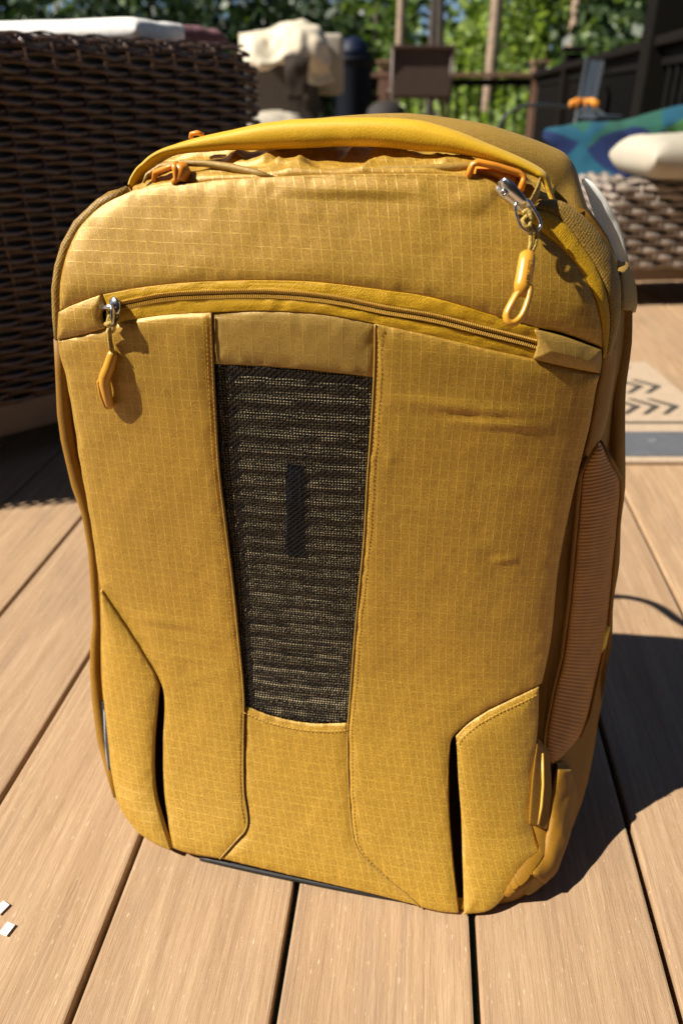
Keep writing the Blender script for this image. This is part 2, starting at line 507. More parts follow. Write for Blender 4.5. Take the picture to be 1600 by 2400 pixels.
def polar(P3, n=220, c=(-0.036, 0.24)):
    """closed outline -> n points at even angles round the centre"""
    P3 = np.asarray(P3)
    Q = resample(np.vstack([P3, P3[:1]]), 2400, False)
    a = np.arctan2((Q[:, 2] - c[1]) * 0.62, Q[:, 0] - c[0])
    o = np.argsort(a); a = a[o]; Q = Q[o]
    th = np.linspace(-np.pi, np.pi, n, endpoint=False)
    aa = np.r_[a - 2 * np.pi, a, a + 2 * np.pi]
    return np.stack([np.interp(th, aa, np.r_[Q[:, k]] if False else np.tile(Q[:, k], 3)) for k in range(3)], axis=1)
fr = polar(fps(FRONT))
si = polar(fps(SIL))
cx = np.array((-0.036, 0, 0.24))
rings = []
def ring(P, y=None, dy=0.0, sc=1.0):
    Q = P.copy()
    Q[:, 0] = cx[0] + (Q[:, 0] - cx[0]) * sc; Q[:, 2] = cx[2] + (Q[:, 2] - cx[2]) * sc
    if y is None: Q[:, 1] = Q[:, 1] + dy
    else: Q[:, 1] = y
    Q[:, 2] = np.clip(Q[:, 2], 0.0012, None)
    rings.append(Q)
for sc_in in (0.02, 0.2, 0.4, 0.6, 0.8):
    ring(fr, dy=0.0, sc=sc_in)
    rings[-1][:, 1] = g(rings[-1][:, 0], rings[-1][:, 2]) + 0.016
for sc_in, dd_ in ((0.955, 0.013), (0.985, 0.008)):
    ring(fr, dy=0.0, sc=sc_in)
    rings[-1][:, 1] = np.maximum(g(rings[-1][:, 0], rings[-1][:, 2]), rings[-1][:, 1] - 0.004) + dd_
ring(fr, dy=0.0025, sc=0.997)
mid = fr * 0.45 + si * 0.55
ring(mid, dy=0.001)
ring(fr * 0.15 + si * 0.85, dy=0.0)
ring(si)
ring(si, dy=0.03, sc=1.0)
ring(si * 0.5 + np.c_[si[:, 0], np.full(len(si), 0.165), si[:, 2]] * 0.5, sc=0.995)
ring(si, y=0.185, sc=0.96)
ring(si, y=0.205, sc=0.90)
ring(si, y=0.212, sc=0.75)
n = len(fr)
V = np.concatenate(rings); Fc = []
for k in range(len(rings) - 1):
    for i in range(n):
        j = (i + 1) % n
        Fc.append((k * n + i, k * n + j, (k + 1) * n + j, (k + 1) * n + i))
Fc.append(tuple((len(rings) - 1) * n + i for i in range(n)))
V[n * 8:, 1] += 0.0016 * vnoise(V[n * 8:, 0] * 40, V[n * 8:, 2] * 25, 2)
wv = 0.0022 * vnoise(V[:, 2] * 26, V[:, 1] * 20, 6) * np.sign(V[:, 0]) * (np.abs(V[:, 0]) > 0.12)
V[n * 8:, 0] += wv[n * 8:]
body = mesh_obj('body_shell', V, Fc, None, bag, mats=[M['side'], M['recess_shade']], mi=[1 if (i < 6 * n) else 0 for i in range(len(Fc))])


# ---- front panels
up_wr = crease_fn([(624, 418, 655, 455, -0.004, 0.004), (640, 440, 1010, 450, 0.0035, 0.006), (660, 462, 1000, 468, -0.003, 0.0035), (1000, 410, 1040, 470, -0.003, 0.004), (1080, 440, 1130, 500, 0.004, 0.010), (700, 440, 980, 430, 0.002, 0.004),
                   (1030, 500, 1180, 512, -0.0025, 0.004)])
front_panel('upper_front_panel', TOP_F, Z_UP, L_EDGE_UP, R_EDGE_UP, M['ripstop'], 160, 70, wrinkle=up_wr, seed=1, noise=0.0006)

lp_wr = crease_fn([(236, 1365, 368, 1575, -0.008, 0.010), (330, 1440, 470, 1462, 0.0022, 0.0035), (345, 1475, 500, 1505, 0.0022, 0.0035), (360, 1520, 520, 1550, 0.002, 0.0035), (255, 1395, 330, 1440, -0.002, 0.004), (290, 1420, 520, 1480, 0.0014, 0.006), (300, 1455, 400, 1500, -0.0016, 0.005), (320, 1480, 540, 1540, 0.0012, 0.004), (150, 880, 480, 895, 0.0009, 0.004), (200, 960, 480, 1000, 0.0006, 0.004), (170, 905, 350, 935, -0.0007, 0.004),
                   (400, 1600, 560, 1560, 0.0012, 0.004)])
front_panel('left_front_panel', Z_LO[:5], [(240, 1390), (290, 1455), (340, 1530), (372, 1592), (382, 1608)][:], [(138, 796), (143, 830), (158, 886), (179, 1008), (190, 1083), (214, 1217), (235, 1360), (240, 1390)],
            [p for p in SEAM_L if p[1] <= 1640][:-1] + [(571, 1608)], M['ripstop'], 90, 170, wrinkle=lp_wr, seed=2) if False else None
# the left panel runs from the zipper to the bottom; its lower left edge is the pocket slit
front_panel('left_front_panel', Z_LO[:5], BOT_L[0:1] + [(425, 1993), (454, 2001), (515, 2011)],
            [(138, 796), (143, 830), (158, 886), (179, 1008), (190, 1083), (214, 1217), (235, 1360), (241, 1382), (286, 1448), (330, 1516), (366, 1575), (382, 1606), (387, 1640), (384, 1742), (386, 1844), (397, 1929), (407, 1985)],
            SEAM_L, M['ripstop'], 90, 210, wrinkle=lp_wr, seed=2, lift=0.0008)
front_panel('left_pocket_panel', [(241, 1378), (286, 1446), (330, 1514), (364, 1572)], [(330, 1946), (372, 1972), (403, 1985)],
            [(241, 1378), (242, 1440), (244, 1560), (249, 1640), (262, 1769), (268, 1812), (286, 1885), (330, 1946)], SLIT_LL, M['ripstop'], 50, 130, seed=3, lift=0.0035, puff=0.004, soft=0.006)
rp_wr = crease_fn([(900, 932, 1110, 946, 0.0026, 0.003), (1000, 948, 1275, 962, 0.003, 0.0026), (1060, 985, 1280, 992, 0.0034, 0.0026), (1000, 962, 1200, 975, -0.0014, 0.003), (905, 1060, 925, 1080, 0.002, 0.003), (1130, 1130, 1260, 1150, 0.0012, 0.004), (1080, 1270, 1230, 1285, 0.0013, 0.004),
                   (1150, 1310, 1215, 1300, 0.0036, 0.0028), (900, 1180, 1010, 1195, 0.0011, 0.004), (1040, 1650, 1130, 1600, 0.0018, 0.006), (960, 1640, 1050, 1730, -0.0012, 0.006), (930, 1420, 1180, 1440, 0.0008, 0.006), (1180, 1040, 1240, 1060, 0.0014, 0.003)])
front_panel('right_front_panel', Z_LO[8:], [(985, 2124), (1030, 2135), (1074, 2139)], SEAM_R,
            R_EDGE_LO[:-1] + [(1262, 1602), (1157, 1653), (1100, 1688), (1066, 1718), (1055, 1740), (1050, 1821), (1052, 1917), (1058, 1996), (1065, 2070), (1074, 2139)], M['ripstop'], 120, 230, wrinkle=rp_wr, seed=4, lift=0.0009)
front_panel('right_pocket_panel', [(1068, 1724), (1100, 1692), (1157, 1657), (1262, 1606)], [(1087, 2139), (1157, 2118), (1221, 2082), (1259, 2038)],
            SLIT_RR, [(1262, 1606), (1259, 1703), (1247, 1811), (1244, 1917), (1252, 1965), (1262, 2000), (1259, 2038)], M['ripstop'], 70, 140, seed=5, lift=0.0016, puff=0.004, soft=0.006)
front_panel('lower_centre_panel', [(575, 1655), (631, 1677), (703, 1693), (757, 1697), (813, 1695)], BOT_C, [p for p in SEAM_L if p[1] > 1640][0:0] + [(575, 1655), (574, 1742), (575, 1850), (584, 1920), (578, 1944), (560, 1964), (515, 2011)],
            [(813, 1695), (813, 1742), (816, 1850), (827, 1959), (845, 1999), (896, 2050), (948, 2092), (985, 2124)], M['ripstop'], 100, 90, seed=6, puff=0.0018)
front_panel('upper_centre_panel', [(500, 735), (609, 729), (700, 732), (769, 738), (878, 758)], [(503, 853), (600, 857), (692, 864), (790, 874), (876, 884)], [(500, 735), (501, 800), (503, 853)],
            [(878, 758), (877, 820), (876, 884)], M['plainweave'], 90, 40, seed=7, puff=0.002, noise=0.0005)

# ---- mesh window: black net over a ribbed lining with the slot of a buckle behind it
t = NT('black_net')
v = t.coords(); x, y, z = t.sep(v)
jx = t.math('MULTIPLY', t.math('SUBTRACT', t.noise(v, 300, 2, 0.5), 0.5), 0.0012)
px_ = 2 * math.pi / 0.0044; pz_ = 2 * math.pi / 0.0040
a = t.math('SINE', t.math('MULTIPLY', t.math('ADD', x, jx), px_)); b = t.math('SINE', t.math('MULTIPLY', t.math('ADD', z, jx), pz_))
hole = t.math('MULTIPLY', a, b)
hm = t.maprange(t.math('ABSOLUTE', hole), 0.48, 0.70, 0.0, 1.0)
tr = t.n('ShaderNodeBsdfTransparent'); mx = t.n('ShaderNodeMixShader')
t.l(hm, mx.inputs[0]); t.l(t.p.outputs[0], mx.inputs[1]); t.l(tr.outputs[0], mx.inputs[2]); t.l(mx.outputs[0], t.out.inputs[0])
t.set(Base_Color=t.ramp(t.noise(v, 800, 2), [(0.3, (0.003, 0.003, 0.0035)), (0.7, (0.012, 0.012, 0.013))]), Roughness=0.6, Specular_IOR_Level=0.12)
t.bump(hole, 0.5, 0.0008)
M['net'] = t.m
t = NT('ribbed_lining'); v = t.coords()
t.set(Base_Color=t.ramp(t.noise(v, 120, 3), [(0.3, (0.36, 0.27, 0.14)), (0.7, (0.60, 0.48, 0.28))]), Roughness=0.8)
M['lining'] = t.m
NET_T = [(503, 853), (600, 857), (692, 864), (790, 874), (876, 884)]
NET_B = [(575, 1655), (631, 1677), (703, 1693), (757, 1697), (813, 1695)]
NET_L = [(503, 853), (508, 960), (517, 1100), (530, 1210), (550, 1373), (564, 1511), (575, 1655)]
NET_R = [(876, 884), (868, 1010), (859, 1130), (852, 1260), (840, 1381), (826, 1540), (813, 1695)]
front_panel('net_window', NET_T, NET_B, NET_L, NET_R, M['net'], 60, 120, puff=0.0002, noise=0.0004, seed=8, lift=-0.0004)
def ribs(x, z): return 0.0007 * np.sin(2 * np.pi * z / 0.0130) + 0.0002 * vnoise(x * 60, z * 90, 5)
front_panel('ribbed_lining', NET_T, NET_B, NET_L, NET_R, M['lining'], 60, 420, puff=0, noise=0.0003, wrinkle=ribs, lift=-0.0024, seed=9)
slot = front_panel('buckle_slot', [(670, 1090), (712, 1094)], [(668, 1302), (709, 1306)], [(670, 1090), (668, 1302)], [(712, 1094), (709, 1306)], M['black'], 12, 40, lift=-0.0014, puff=0.0006, noise=0)
slot.data.materials[0] = plain('black_plastic_blue_sheen', (0.03, 0.036, 0.055), 0.3, var=0.5, scale=400)  # blue tint in the colour stands for a sheen on black plastic

# ---- piping and stitching along the seams
def seam(pts, off=0.003, t=0.0):
    P = resample(fps(pts, t), 160)
    P[:, 1] = g(P[:, 0], P[:, 2]) + t - off
    return P
pip = MB()
pip.tube(seam(SEAM_L[:-1] + [(517, 2008)], 0.0022), 0.0008, 8)
pip.tube(seam(SEAM_R, 0.0018), 0.0007, 8)
pip.build('seam_piping', M['plainweave'], bag, True)
st = MB()
def stitches(pts, shift=(0, 0), step=0.0032, off=0.0036, r=0.00028):
    q = [(a + shift[0], b + shift[1]) for a, b in pts]
    P = resample(fps(q), 400)
    P[:, 1] = g(P[:, 0], P[:, 2]) - off
    L = np.linalg.norm(np.diff(P, axis=0), axis=1).sum()
    k = int(L / step)
    P = resample(P, k * 3, False)
    for i in range(k):
        st.tube([P[3 * i] + (0, 0.0004, 0), P[3 * i + 1] - (0, 0.0002, 0), P[min(3 * i + 2, len(P) - 1)] + (0, 0.0004, 0)], r, 4)
stitches(SEAM_R[:-2], (9, 0)); stitches(SEAM_L[:-3], (-9, 0)); stitches(NET_B, (0, 9)); stitches([(1068, 1724), (1100, 1692), (1157, 1657), (1255, 1610)], (2, 9), off=0.0048)
so = st.build('stitching', M['thread'], bag); so['kind'] = 'stuff'

# ---- front zipper: two tapes, coil, slider with ring, cord and pull, fabric garages at both ends
zip_up = [p for p in Z_UP if 240 <= p[0] <= 1260]
ZC_U = [(252, 716), (288, 706), (387, 688), (483, 681), (600, 678), (700, 682), (800, 694), (900, 713), (1015, 733), (1130, 762), (1218, 784), (1262, 796)]
ZC_L = [(250, 733), (288, 724), (387, 704), (483, 700), (600, 698), (700, 703), (800, 716), (900, 738), (1015, 757), (1130, 786), (1218, 808), (1262, 820)]
def shift(pts, dy): return [(a, b + dy) for a, b in pts]
upt = [(243, 690)] + zip_up[1:-1] + [(1262, 770)]
tape = front_panel('zipper_tape', upt, ZC_U, [(243, 690), (252, 716)], [(1262, 770), (1262, 796)], M['tape'], 260, 14, puff=0.0006, lift=0.0006, noise=0.0003, seed=12)
lowt = [(250, 768)] + Z_LO[2:11] + [(1262, 843)]
front_panel('zipper_tape', shift(ZC_L, 2), lowt, [(250, 735), (250, 768)], [(1262, 822), (1262, 843)], M['tape'], 260, 14, puff=0.0006, lift=0.0006, noise=0.0003, seed=13)
co = MB()
cl = resample(fps([(a, (b + b2) / 2) for (a, b), (_, b2) in zip(ZC_U, ZC_L)]), 1200)
cl[:, 1] = g(cl[:, 0], cl[:, 2])
L = np.linalg.norm(np.diff(cl, axis=0), axis=1).sum(); nt = int(L / 0.00135)
cl = resample(cl, nt * 2, False)
for i in range(nt):
    p = cl[2 * i]; d = cl[min(2 * i + 1, len(cl) - 1)] - p; d = d / max(np.linalg.norm(d), 1e-9)
    up = np.cross(d, (0, 1, 0)); up = up / np.linalg.norm(up) * (1 if np.cross(d, (0, 1, 0))[2] > 0 else -1)
    for s in (1, -1):
        a = p + up * (0.0004 * s) + d * (0.0003 * s) - (0, 0.0006, 0); b_ = p + up * (0.0024 * s) - (0, 0.0013, 0) + d * 0.0003 * s; c_ = p + up * (0.0031 * s) - (0, 0.0003, 0)
        co.tube([a, b_, c_], 0.00045, 4)
coil = co.build('zipper_coil', M['coil'], bag); coil['kind'] = 'stuff'
under = front_panel('zipper_gap', ZC_U, ZC_L, [ZC_U[0], ZC_L[0]], [ZC_U[-1], ZC_L[-1]], M['recess_shade'], 120, 8, puff=0, lift=-0.0008, noise=0)
front_panel('zipper_garage', [(141, 730), (173, 714), (238, 690)], [(138, 794), (200, 782), (249, 768)], [(141, 730), (139, 762), (138, 794)], [(238, 690), (246, 715), (236, 742), (249, 768)], M['ripstop'], 40, 30, lift=0.0018, puff=0.003, seed=15)
front_panel('zipper_garage', [(1252, 772), (1262, 773), (1321, 788), (1408, 818)], [(1249, 838), (1262, 842), (1330, 858), (1404, 872)], [(1252, 772), (1259, 800), (1249, 838)], [(1408, 818), (1408, 845), (1404, 872)], M['plainweave'], 50, 40, lift=0.003, puff=0.006, soft=0.008, seed=16, noise=0.001)

def ploc(pts): return [Vector(p) for p in fps(pts)]
def add_slider(name, body_pts, width, tab_pts, tab_w):
    b = MB()
    P = resample(fps(body_pts), 10)
    b.tube(P, [width * q for q in (0.6, 0.85, 1, 1, 0.95, 0.85, 0.8, 0.75, 0.7, 0.5)], 10, flat=0.38)
    o = b.build(name, M['metal'], bag, True)
    return o
sl = add_slider('zipper_slider', [(262, 700, -.0022), (270, 716, -.004), (268, 735, -.004), (262, 748, -.003)], 0.0046, None, None)
b = MB(); b.tube(ploc([(238, 722, -.0035), (258, 719, -.0055), (276, 717, -.0045)]), 0.0016, 8); b.build('crossbar', M['metal'], sl, True)
b = MB()
b.tube(ploc([(267, 712, -.005), (268, 735, -.007), (269, 755, -.0075), (267, 778, -.006)]), [0.0012, 0.0013, 0.0012, 0.0008], 8, flat=3.2, cap=True)
b.build('slider_tab', M['metal'], sl, True)
b = MB(); b.tube(ploc([(256, 738, -.005), (252, 752, -.008), (258, 766, -.010), (270, 762, -.009), (280, 745, -.006), (276, 730, -.004)]), 0.0009, 8); b.tube(ploc([(258, 762, -.009), (255, 775, -.008), (256, 800, -.006), (261, 822, -.0075)]), 0.0011, 8)
b.tube(ploc([(262, 762, -.0085), (259, 778, -.0065), (261, 802, -.005), (267, 826, -.0075)]), 0.0010, 8)
b.tube(ploc([(248, 760, -.0085), (257, 758, -.010), (266, 762, -.0095)]), 0.0015, 8)
b.build('pull_cord', M['cord'], bag, True)
# left pull: a rubber sleeve that ends in a flat loop seen nearly edge-on
b = MB()
b.tube(ploc([(266, 822, -.0053), (264, 832, -.0056), (256, 860, -.0071), (246, 884, -.0087), (246, 900, -.0090), (252, 928, -.0078), (257, 948, -.0065), (257, 956, -.0062)]), [0.0024, 0.0035, 0.0040, 0.0042, 0.0040, 0.0036, 0.0032, 0.0018], 14)
b.tube(ploc([(240, 880, -.0096), (231, 896, -.0102), (236, 926, -.0096), (246, 951, -.0084), (254, 957, -.0071)]), 0.0013, 10)
b.build('zipper_pull', M['rubber'], bag, True)

# ---- right end: main compartment zipper with its tape, welt, slider, ring, cord and lettered pull
R_OUT = [(1262, 470), (1300, 470), (1325, 478), (1362, 504), (1409, 556), (1436, 605), (1450, 663), (1447, 739), (1432, 800), (1418, 840)]
R_MID = [(1246, 492), (1284, 497), (1318, 520), (1356, 566), (1396, 626), (1417, 680), (1427, 740), (1424, 800), (1414, 840)]
R_IN = R_EDGE_UP[0:1] + [(1267, 540), (1332, 598), (1378, 663), (1401, 720), (1411, 777), (1412, 838)]
def wt(pts, t): return [(a, b, t) for a, b in pts]
def strip(name, A, Bv, mat, bulge, nv=160, nu=16, par=None, noise=0.0004, rib=None):
    """a band between two traced edges, A and B with depths"""
    return free_patch(name, [A[0], Bv[0]], [A[-1], Bv[-1]], A, Bv, mat, nu, nv, bulge=bulge, noise=noise, rib=rib, parent=par)
strip('main_zipper_tape', wt(R_IN, -0.0005), wt(R_MID, 0.0008), M['tape'], 0.0015)
strip('main_zipper_welt', wt(R_MID, 0.001), wt(R_OUT, 0.010), M['webbing'], 0.003)
FLAP_O = [(1436, 800, 0.014), (1442, 831, 0.016), (1431, 921, 0.017), (1417, 993, 0.017), (1400, 1033, 0.016), (1373, 1072, 0.015), (1362, 1100, 0.013)]
FLAP_I = [(1412, 822, .0), (1406, 880, .002), (1399, 905, .002), (1384, 993, .002), (1368, 1060, .003), (1358, 1090, .004), (1352, 1112, .006)]
strip('side_flap', FLAP_I, FLAP_O, M['twill'] if False else M['side'], 0.003, 90, 14)
CORNER_L = [(1449, 640, .05), (1451, 700, .045), (1452, 726, .045)]
CORNER_R = [(1452, 612, .09), (1476, 660, .095), (1484, 708, .095), (1478, 735, .095)]
strip('corner_patch', CORNER_L, CORNER_R, M['webbing'], 0.006, 40, 14)

b = MB()
sp = resample(fps([(1168, 432, -.010), (1180, 440, -.012), (1205, 462, -.012), (1230, 487, -.011), (1242, 500, -.009)]), 12)
b.tube(sp, [0.0038, 0.0050, 0.0056, 0.0055, 0.0050, 0.0047, 0.0045, 0.0042, 0.004, 0.0036, 0.003, 0.002], 12, flat=0.5)
sl2 = b.build('main_zipper_slider', M['metal'], bag, True)
b = MB()
b.tube(ploc([(1172, 436, -.017), (1180, 431, -.0185), (1200, 447, -.019), (1222, 471, -.018), (1240, 490, -.015)]), [0.0030, 0.0040, 0.0036, 0.0030, 0.0018], 12, flat=0.4)
b.build('slider_bridge', M['metal'], sl2, True)
b = MB(); b.tube(ploc([(1172, 450, -.0175), (1181, 444, -.019), (1188, 452, -.0185), (1181, 459, -.0175)]), 0.0010, 6, closed=True); b.build('slider_rivet', M['metal'], sl2, True)
b = MB()
rg = [(1209, 476, -.017), (1207, 490, -.017), (1214, 520, -.016), (1226, 538, -.015), (1240, 544, -.014), (1257, 541, -.013), (1266, 528, -.012), (1261, 510, -.012), (1248, 488, -.013), (1236, 470, -.015)]
RG = resample(np.vstack([fps(rg), fps(rg)[:1]]), 40)
b.tube(list(RG[:-1]), 0.0010, 8, closed=True); b.build('pull_ring', M['metal'], bag, True)
b = MB()
b.tube(ploc([(1224, 500, -.019), (1234, 492, -.020), (1243, 506, -.0195), (1241, 530, -.020), (1230, 532, -.0205), (1224, 515, -.020), (1236, 506, -.021)]), 0.0015, 8)
b.tube(ploc([(1238, 528, -.020), (1243, 548, -.0185), (1242, 575, -.019), (1236, 598, -.021)]), 0.0012, 8)
b.tube(ploc([(1244, 526, -.0185), (1257, 545, -.0165), (1254, 572, -.018), (1243, 600, -.0205)]), 0.0012, 8)
b.build('pull_cord', M['cord'], bag, True)
pl = MB()
pl.tube(ploc([(1236, 589, -.020), (1235, 597, -.021), (1233, 615, -.023), (1228, 645, -.026), (1223, 668, -.028), (1217, 692, -.0295)]), [0.0026, 0.0046, 0.0050, 0.0050, 0.0049, 0.0036], 16, flat=0.8)
tp = [(1222, 672), (1210, 690), (1196, 714), (1186, 736), (1187, 750), (1196, 757), (1209, 754), (1222, 740), (1232, 718), (1239, 692), (1239, 672)]
TP = resample(np.vstack([fps([(a_, b_, -.028 - (b_ - 672) * 0.00007) for a_, b_ in tp]), fps([(tp[0][0], tp[0][1], -.028)])]), 60)
pl.tube(list(TP[:-1]), 0.0021, 10, closed=True, flat=1.5)
pull = pl.build('zipper_pull', M['rubber'], bag, True)
cu = bpy.data.curves.new('lettering', 'FONT'); cu.body = 'OSPREY'; cu.size = 0.0042; cu.extrude = 0.00025; cu.align_x = 'CENTER'; cu.align_y = 'CENTER'
to = bpy.data.objects.new('tmp_text', cu); C.objects.link(to)
dg = bpy.context.evaluated_depsgraph_get()
me = bpy.data.meshes.new_from_object(to.evaluated_get(dg)); bpy.data.objects.remove(to)
a, b_ = Vector(fp(1242, 612, -.0270)), Vector(fp(1236, 662, -.0320))
X = (b_ - a).normalized(); Zv = Vector((0.35, -0.93, 0.1)); Zv = (Zv - X * Zv.dot(X)).normalized(); Yv = Zv.cross(X)
R3 = Matrix((X, Yv, Zv)).transposed().to_4x4()
me.transform(Matrix.Translation((a + b_) / 2) @ R3)
me.materials.clear(); me.materials.append(plain('lettering_shade', (0.25, 0.11, 0.012), 0.5)); me.name = 'lettering'
link(bpy.data.objects.new('lettering', me), pull)

# ---- top: crumpled gusset, hem, compression buckles, grab handle, back panel
def crumple(u, v, P):
    x, y, z = P[..., 0], P[..., 1], P[..., 2]
    f = np.clip(v * (1 - v) * 8, 0, 1)
    r = 1 - np.abs(vnoise(x * 34 + z * 10, y * 60, 21)); r2 = 1 - np.abs(vnoise(x * 70 - y * 30, y * 80 + x * 20, 23))
    return f * (0.007 * (r**2 - 0.5) + 0.003 * (r2**2 - 0.4))
free_patch('top_gusset', [(330, 405, .075), (420, 362, .085), (560, 338, .09), (700, 322, .095), (800, 318, .095), (900, 324, .09), (1000, 335, .09), (1120, 352, .085), (1230, 400, .08), (1300, 440, .08)],
           [(312, 452, .003), (359, 442, .003), (430, 434, .003), (517, 426, .003), (624, 420, .003), (760, 414, .003), (900, 412, .003), (1015, 412, .003), (1099, 417, .003), (1160, 434, .004), (1250, 500, .006)],
           [(330, 405, .075), (318, 430, .04), (312, 452, .003)], [(1300, 440, .08), (1280, 470, .04), (1250, 500, .006)], M['ripstop'], 170, 50, bulge=0.004, wr=crumple, drop=(0, 0.004, -0.004))
hm_ = MB()
hem = [(337, 428, .004), (345, 410, .006), (375, 390, .008), (425, 381, .009), (480, 383, .010), (540, 392, .009), (600, 405, .006), (640, 416, .002)]
hm_.tube(ploc(hem), [0.0010, .0014, .0016, .0018, .0022, .0026, .0024, .001], 8)
hm_.tube(ploc([(640, 414, .004), (720, 410, .006), (820, 402, .008), (900, 400, .008), (1000, 398, .009), (1080, 392, .012), (1150, 386, .016), (1220, 402, .018)]), [0.001, .002, .0028, .003, .003, .0026, .002, .001], 8)
hm_.build('gusset_hem', M['plainweave'], bag, True)
def buckle(pts, r, name='compression_buckle', extra=None):
    b = MB(); b.tube(ploc(pts), r, 8, flat=1.5)
    if extra: b.tube(ploc(extra[0]), extra[1], 8, flat=1.6)
    return b.build(name, M['orange'], bag, True)
buckle([(1099, 413, .002), (1102, 398, .001), (1107, 386, .001), (1118, 380, .001), (1160, 389, .002), (1212, 405, .003), (1224, 412, .003), (1225, 425, .002), (1219, 446, .001)], 0.0021, extra=([(1112, 402, .008), (1150, 402, .009), (1205, 420, .009)], 0.0028))
buckle([(410, 384, .001), (414, 398, .000), (417, 420, .001), (408, 427, .002)], 0.0024, extra=([(424, 388, .004), (432, 400, .003), (428, 424, .003)], 0.0036))
buckle([(362, 424, .008), (364, 404, .007), (395, 392, .005), (416, 385, .003)], 0.0018)
buckle([(448, 325, .05), (449, 314, .05), (462, 311, .05), (476, 316, .05)], 0.0016)
b = MB(); P = resample(fps([(1262, 436, .004), (1258, 450, -.002), (1248, 470, -.004), (1238, 486, -.002)]), 14)
b.tube(P, 0.0058, 8, flat=0.22, ); b.build('compression_strap', M['webbing'], bag, True)

# handle: padded strap, lit on top, that arches from one front corner to the other
HT = [(304, 438), (312, 415), (330, 388), (379, 343), (446, 319), (557, 295), (675, 281), (800, 275), (900, 276), (1000, 286), (1091, 304), (1206, 352), (1262, 384), (1286, 410), (1297, 450), (1302, 478)]
HB = [(312, 446), (322, 430), (345, 405), (395, 377), (460, 365), (560, 359), (675, 350), (800, 344), (900, 345), (980, 353), (1053, 366), (1168, 391), (1237, 413), (1262, 424), (1278, 452), (1292, 480)]
ht = [.02, .022, .026, .032, .036, .038, .038, .036, .034, .032, .03, .028, .026, .024, .022, .02]
A = fps([(p[0], p[1], q) for p, q in zip(HT, ht)]); Bq = fps([(p[0], p[1], q) for p, q in zip(HB, ht)])
mid_ = resample((A + Bq) / 2, 140); half = np.linalg.norm(A - Bq, axis=1) / 2
hs = np.interp(np.linspace(0, 1, 140), np.linspace(0, 1, len(half)), half)
V, Fc = [], []
NS = 28
for i in range(140):
    T_ = mid_[min(i + 1, 139)] - mid_[max(i - 1, 0)]; T_ /= np.linalg.norm(T_)
    D = np.array((0, 1.0, 0)); D -= T_ * D.dot(T_); D /= np.linalg.norm(D); U = np.cross(D, T_); U *= (1 if U[2] >= 0 else -1)
    if i > 125: U = np.abs(U) * np.array((1, 0, 1)) + np.array((0, U[1], 0))
    dep = 0.013 * min(1, 0.45 + i / 20, 0.45 + (139 - i) / 16)
    for k in range(NS):
        a = 2 * math.pi * k / NS
        ca, sa = math.cos(a), math.sin(a)
        ca = math.copysign(abs(ca)**0.75, ca); sa = math.copysign(abs(sa)**0.8, sa)
        V.append(mid_[i] + U * (hs[i] * ca) + D * (dep * sa))
for i in range(139):
    for k in range(NS):
        l = (k + 1) % NS
        Fc.append((i * NS + k, i * NS + l, (i + 1) * NS + l, (i + 1) * NS + k))
V = np.array(V); V += (0.00015 * vnoise(V[:, 0] * 90, V[:, 1] * 90, 31))[:, None]
mesh_obj('grab_handle', V, Fc, M['twill'], bag)

# back panel: the padded harness side, standing a little higher than the front
BK = [(470, 330), (600, 300), (760, 275), (918, 267), (1020, 277), (1122, 294), (1224, 325), (1290, 350), (1330, 370), (1350, 398), (1362, 440), (1378, 490), (1400, 545), (1440, 640)]
t0 = 0.07
out = fps(wt(BK, t0)); cz = np.array((0.02, 0, 0.42))
lowr = np.array([(0.175, 0, 0.30), (-0.15, 0, 0.30)])
out = resample(out, 120)
prof = [(0.0, 0.93), (0.003, 0.975), (0.010, 1.0), (0.055, 1.0), (0.075, 0.99), (0.092, 0.95), (0.10, 0.88)]
V, Fc = [], []
base_y = out[:, 1].min()
for dy, sc in prof:
    for p in out:
        V.append((cz[0] + (p[0] - cz[0]) * (1 - (1 - sc) * 0.6), p[1] + dy, cz[2] + (p[2] - cz[2]) * (1 - (1 - sc) * 1.2)))
m = len(out)
for k in range(len(prof) - 1):
    for i in range(m - 1):
        Fc.append((k * m + i, k * m + i + 1, (k + 1) * m + i + 1, (k + 1) * m + i))
for k in (0, len(prof) - 1):
    V.append((cz[0], V[k * m + 60][1], 0.40)); c_ = len(V) - 1
    for i in range(m - 1): Fc.append((k * m + i, k * m + i + 1, c_) if k else (k * m + i + 1, k * m + i, c_))
V = np.array(V); V[:, 1] += 0.001 * vnoise(V[:, 0] * 30, V[:, 2] * 30, 33)
mesh_obj('back_panel', V, Fc, M['plainweave'], bag)

# unseen strap loop added behind the bag so its shadow falls as an arc
def back_to_sun(px, py, h):
    q = at_z(px, py, 0.0); k = h / -SUN_DIR.z
    return BI @ Vector((q.x - SUN_DIR.x * k, q.y - SUN_DIR.y * k, h))
q1, q2, q3 = back_to_sun(1420, 1400, 0.47), back_to_sun(1515, 1410, 0.50), back_to_sun(1590, 1455, 0.49)
b = MB()
sp = resample(np.array([tuple(q1 + Vector((-0.03, -0.06, -0.10))), tuple(q1), tuple(q2), tuple(q3), tuple(q3 + Vector((0.05, -0.05, 0.0)))]), 40)
b.tube(sp, 0.011, 10, flat=0.35, ); b.build('shadow_arc_strap', M['side'], bag, True)

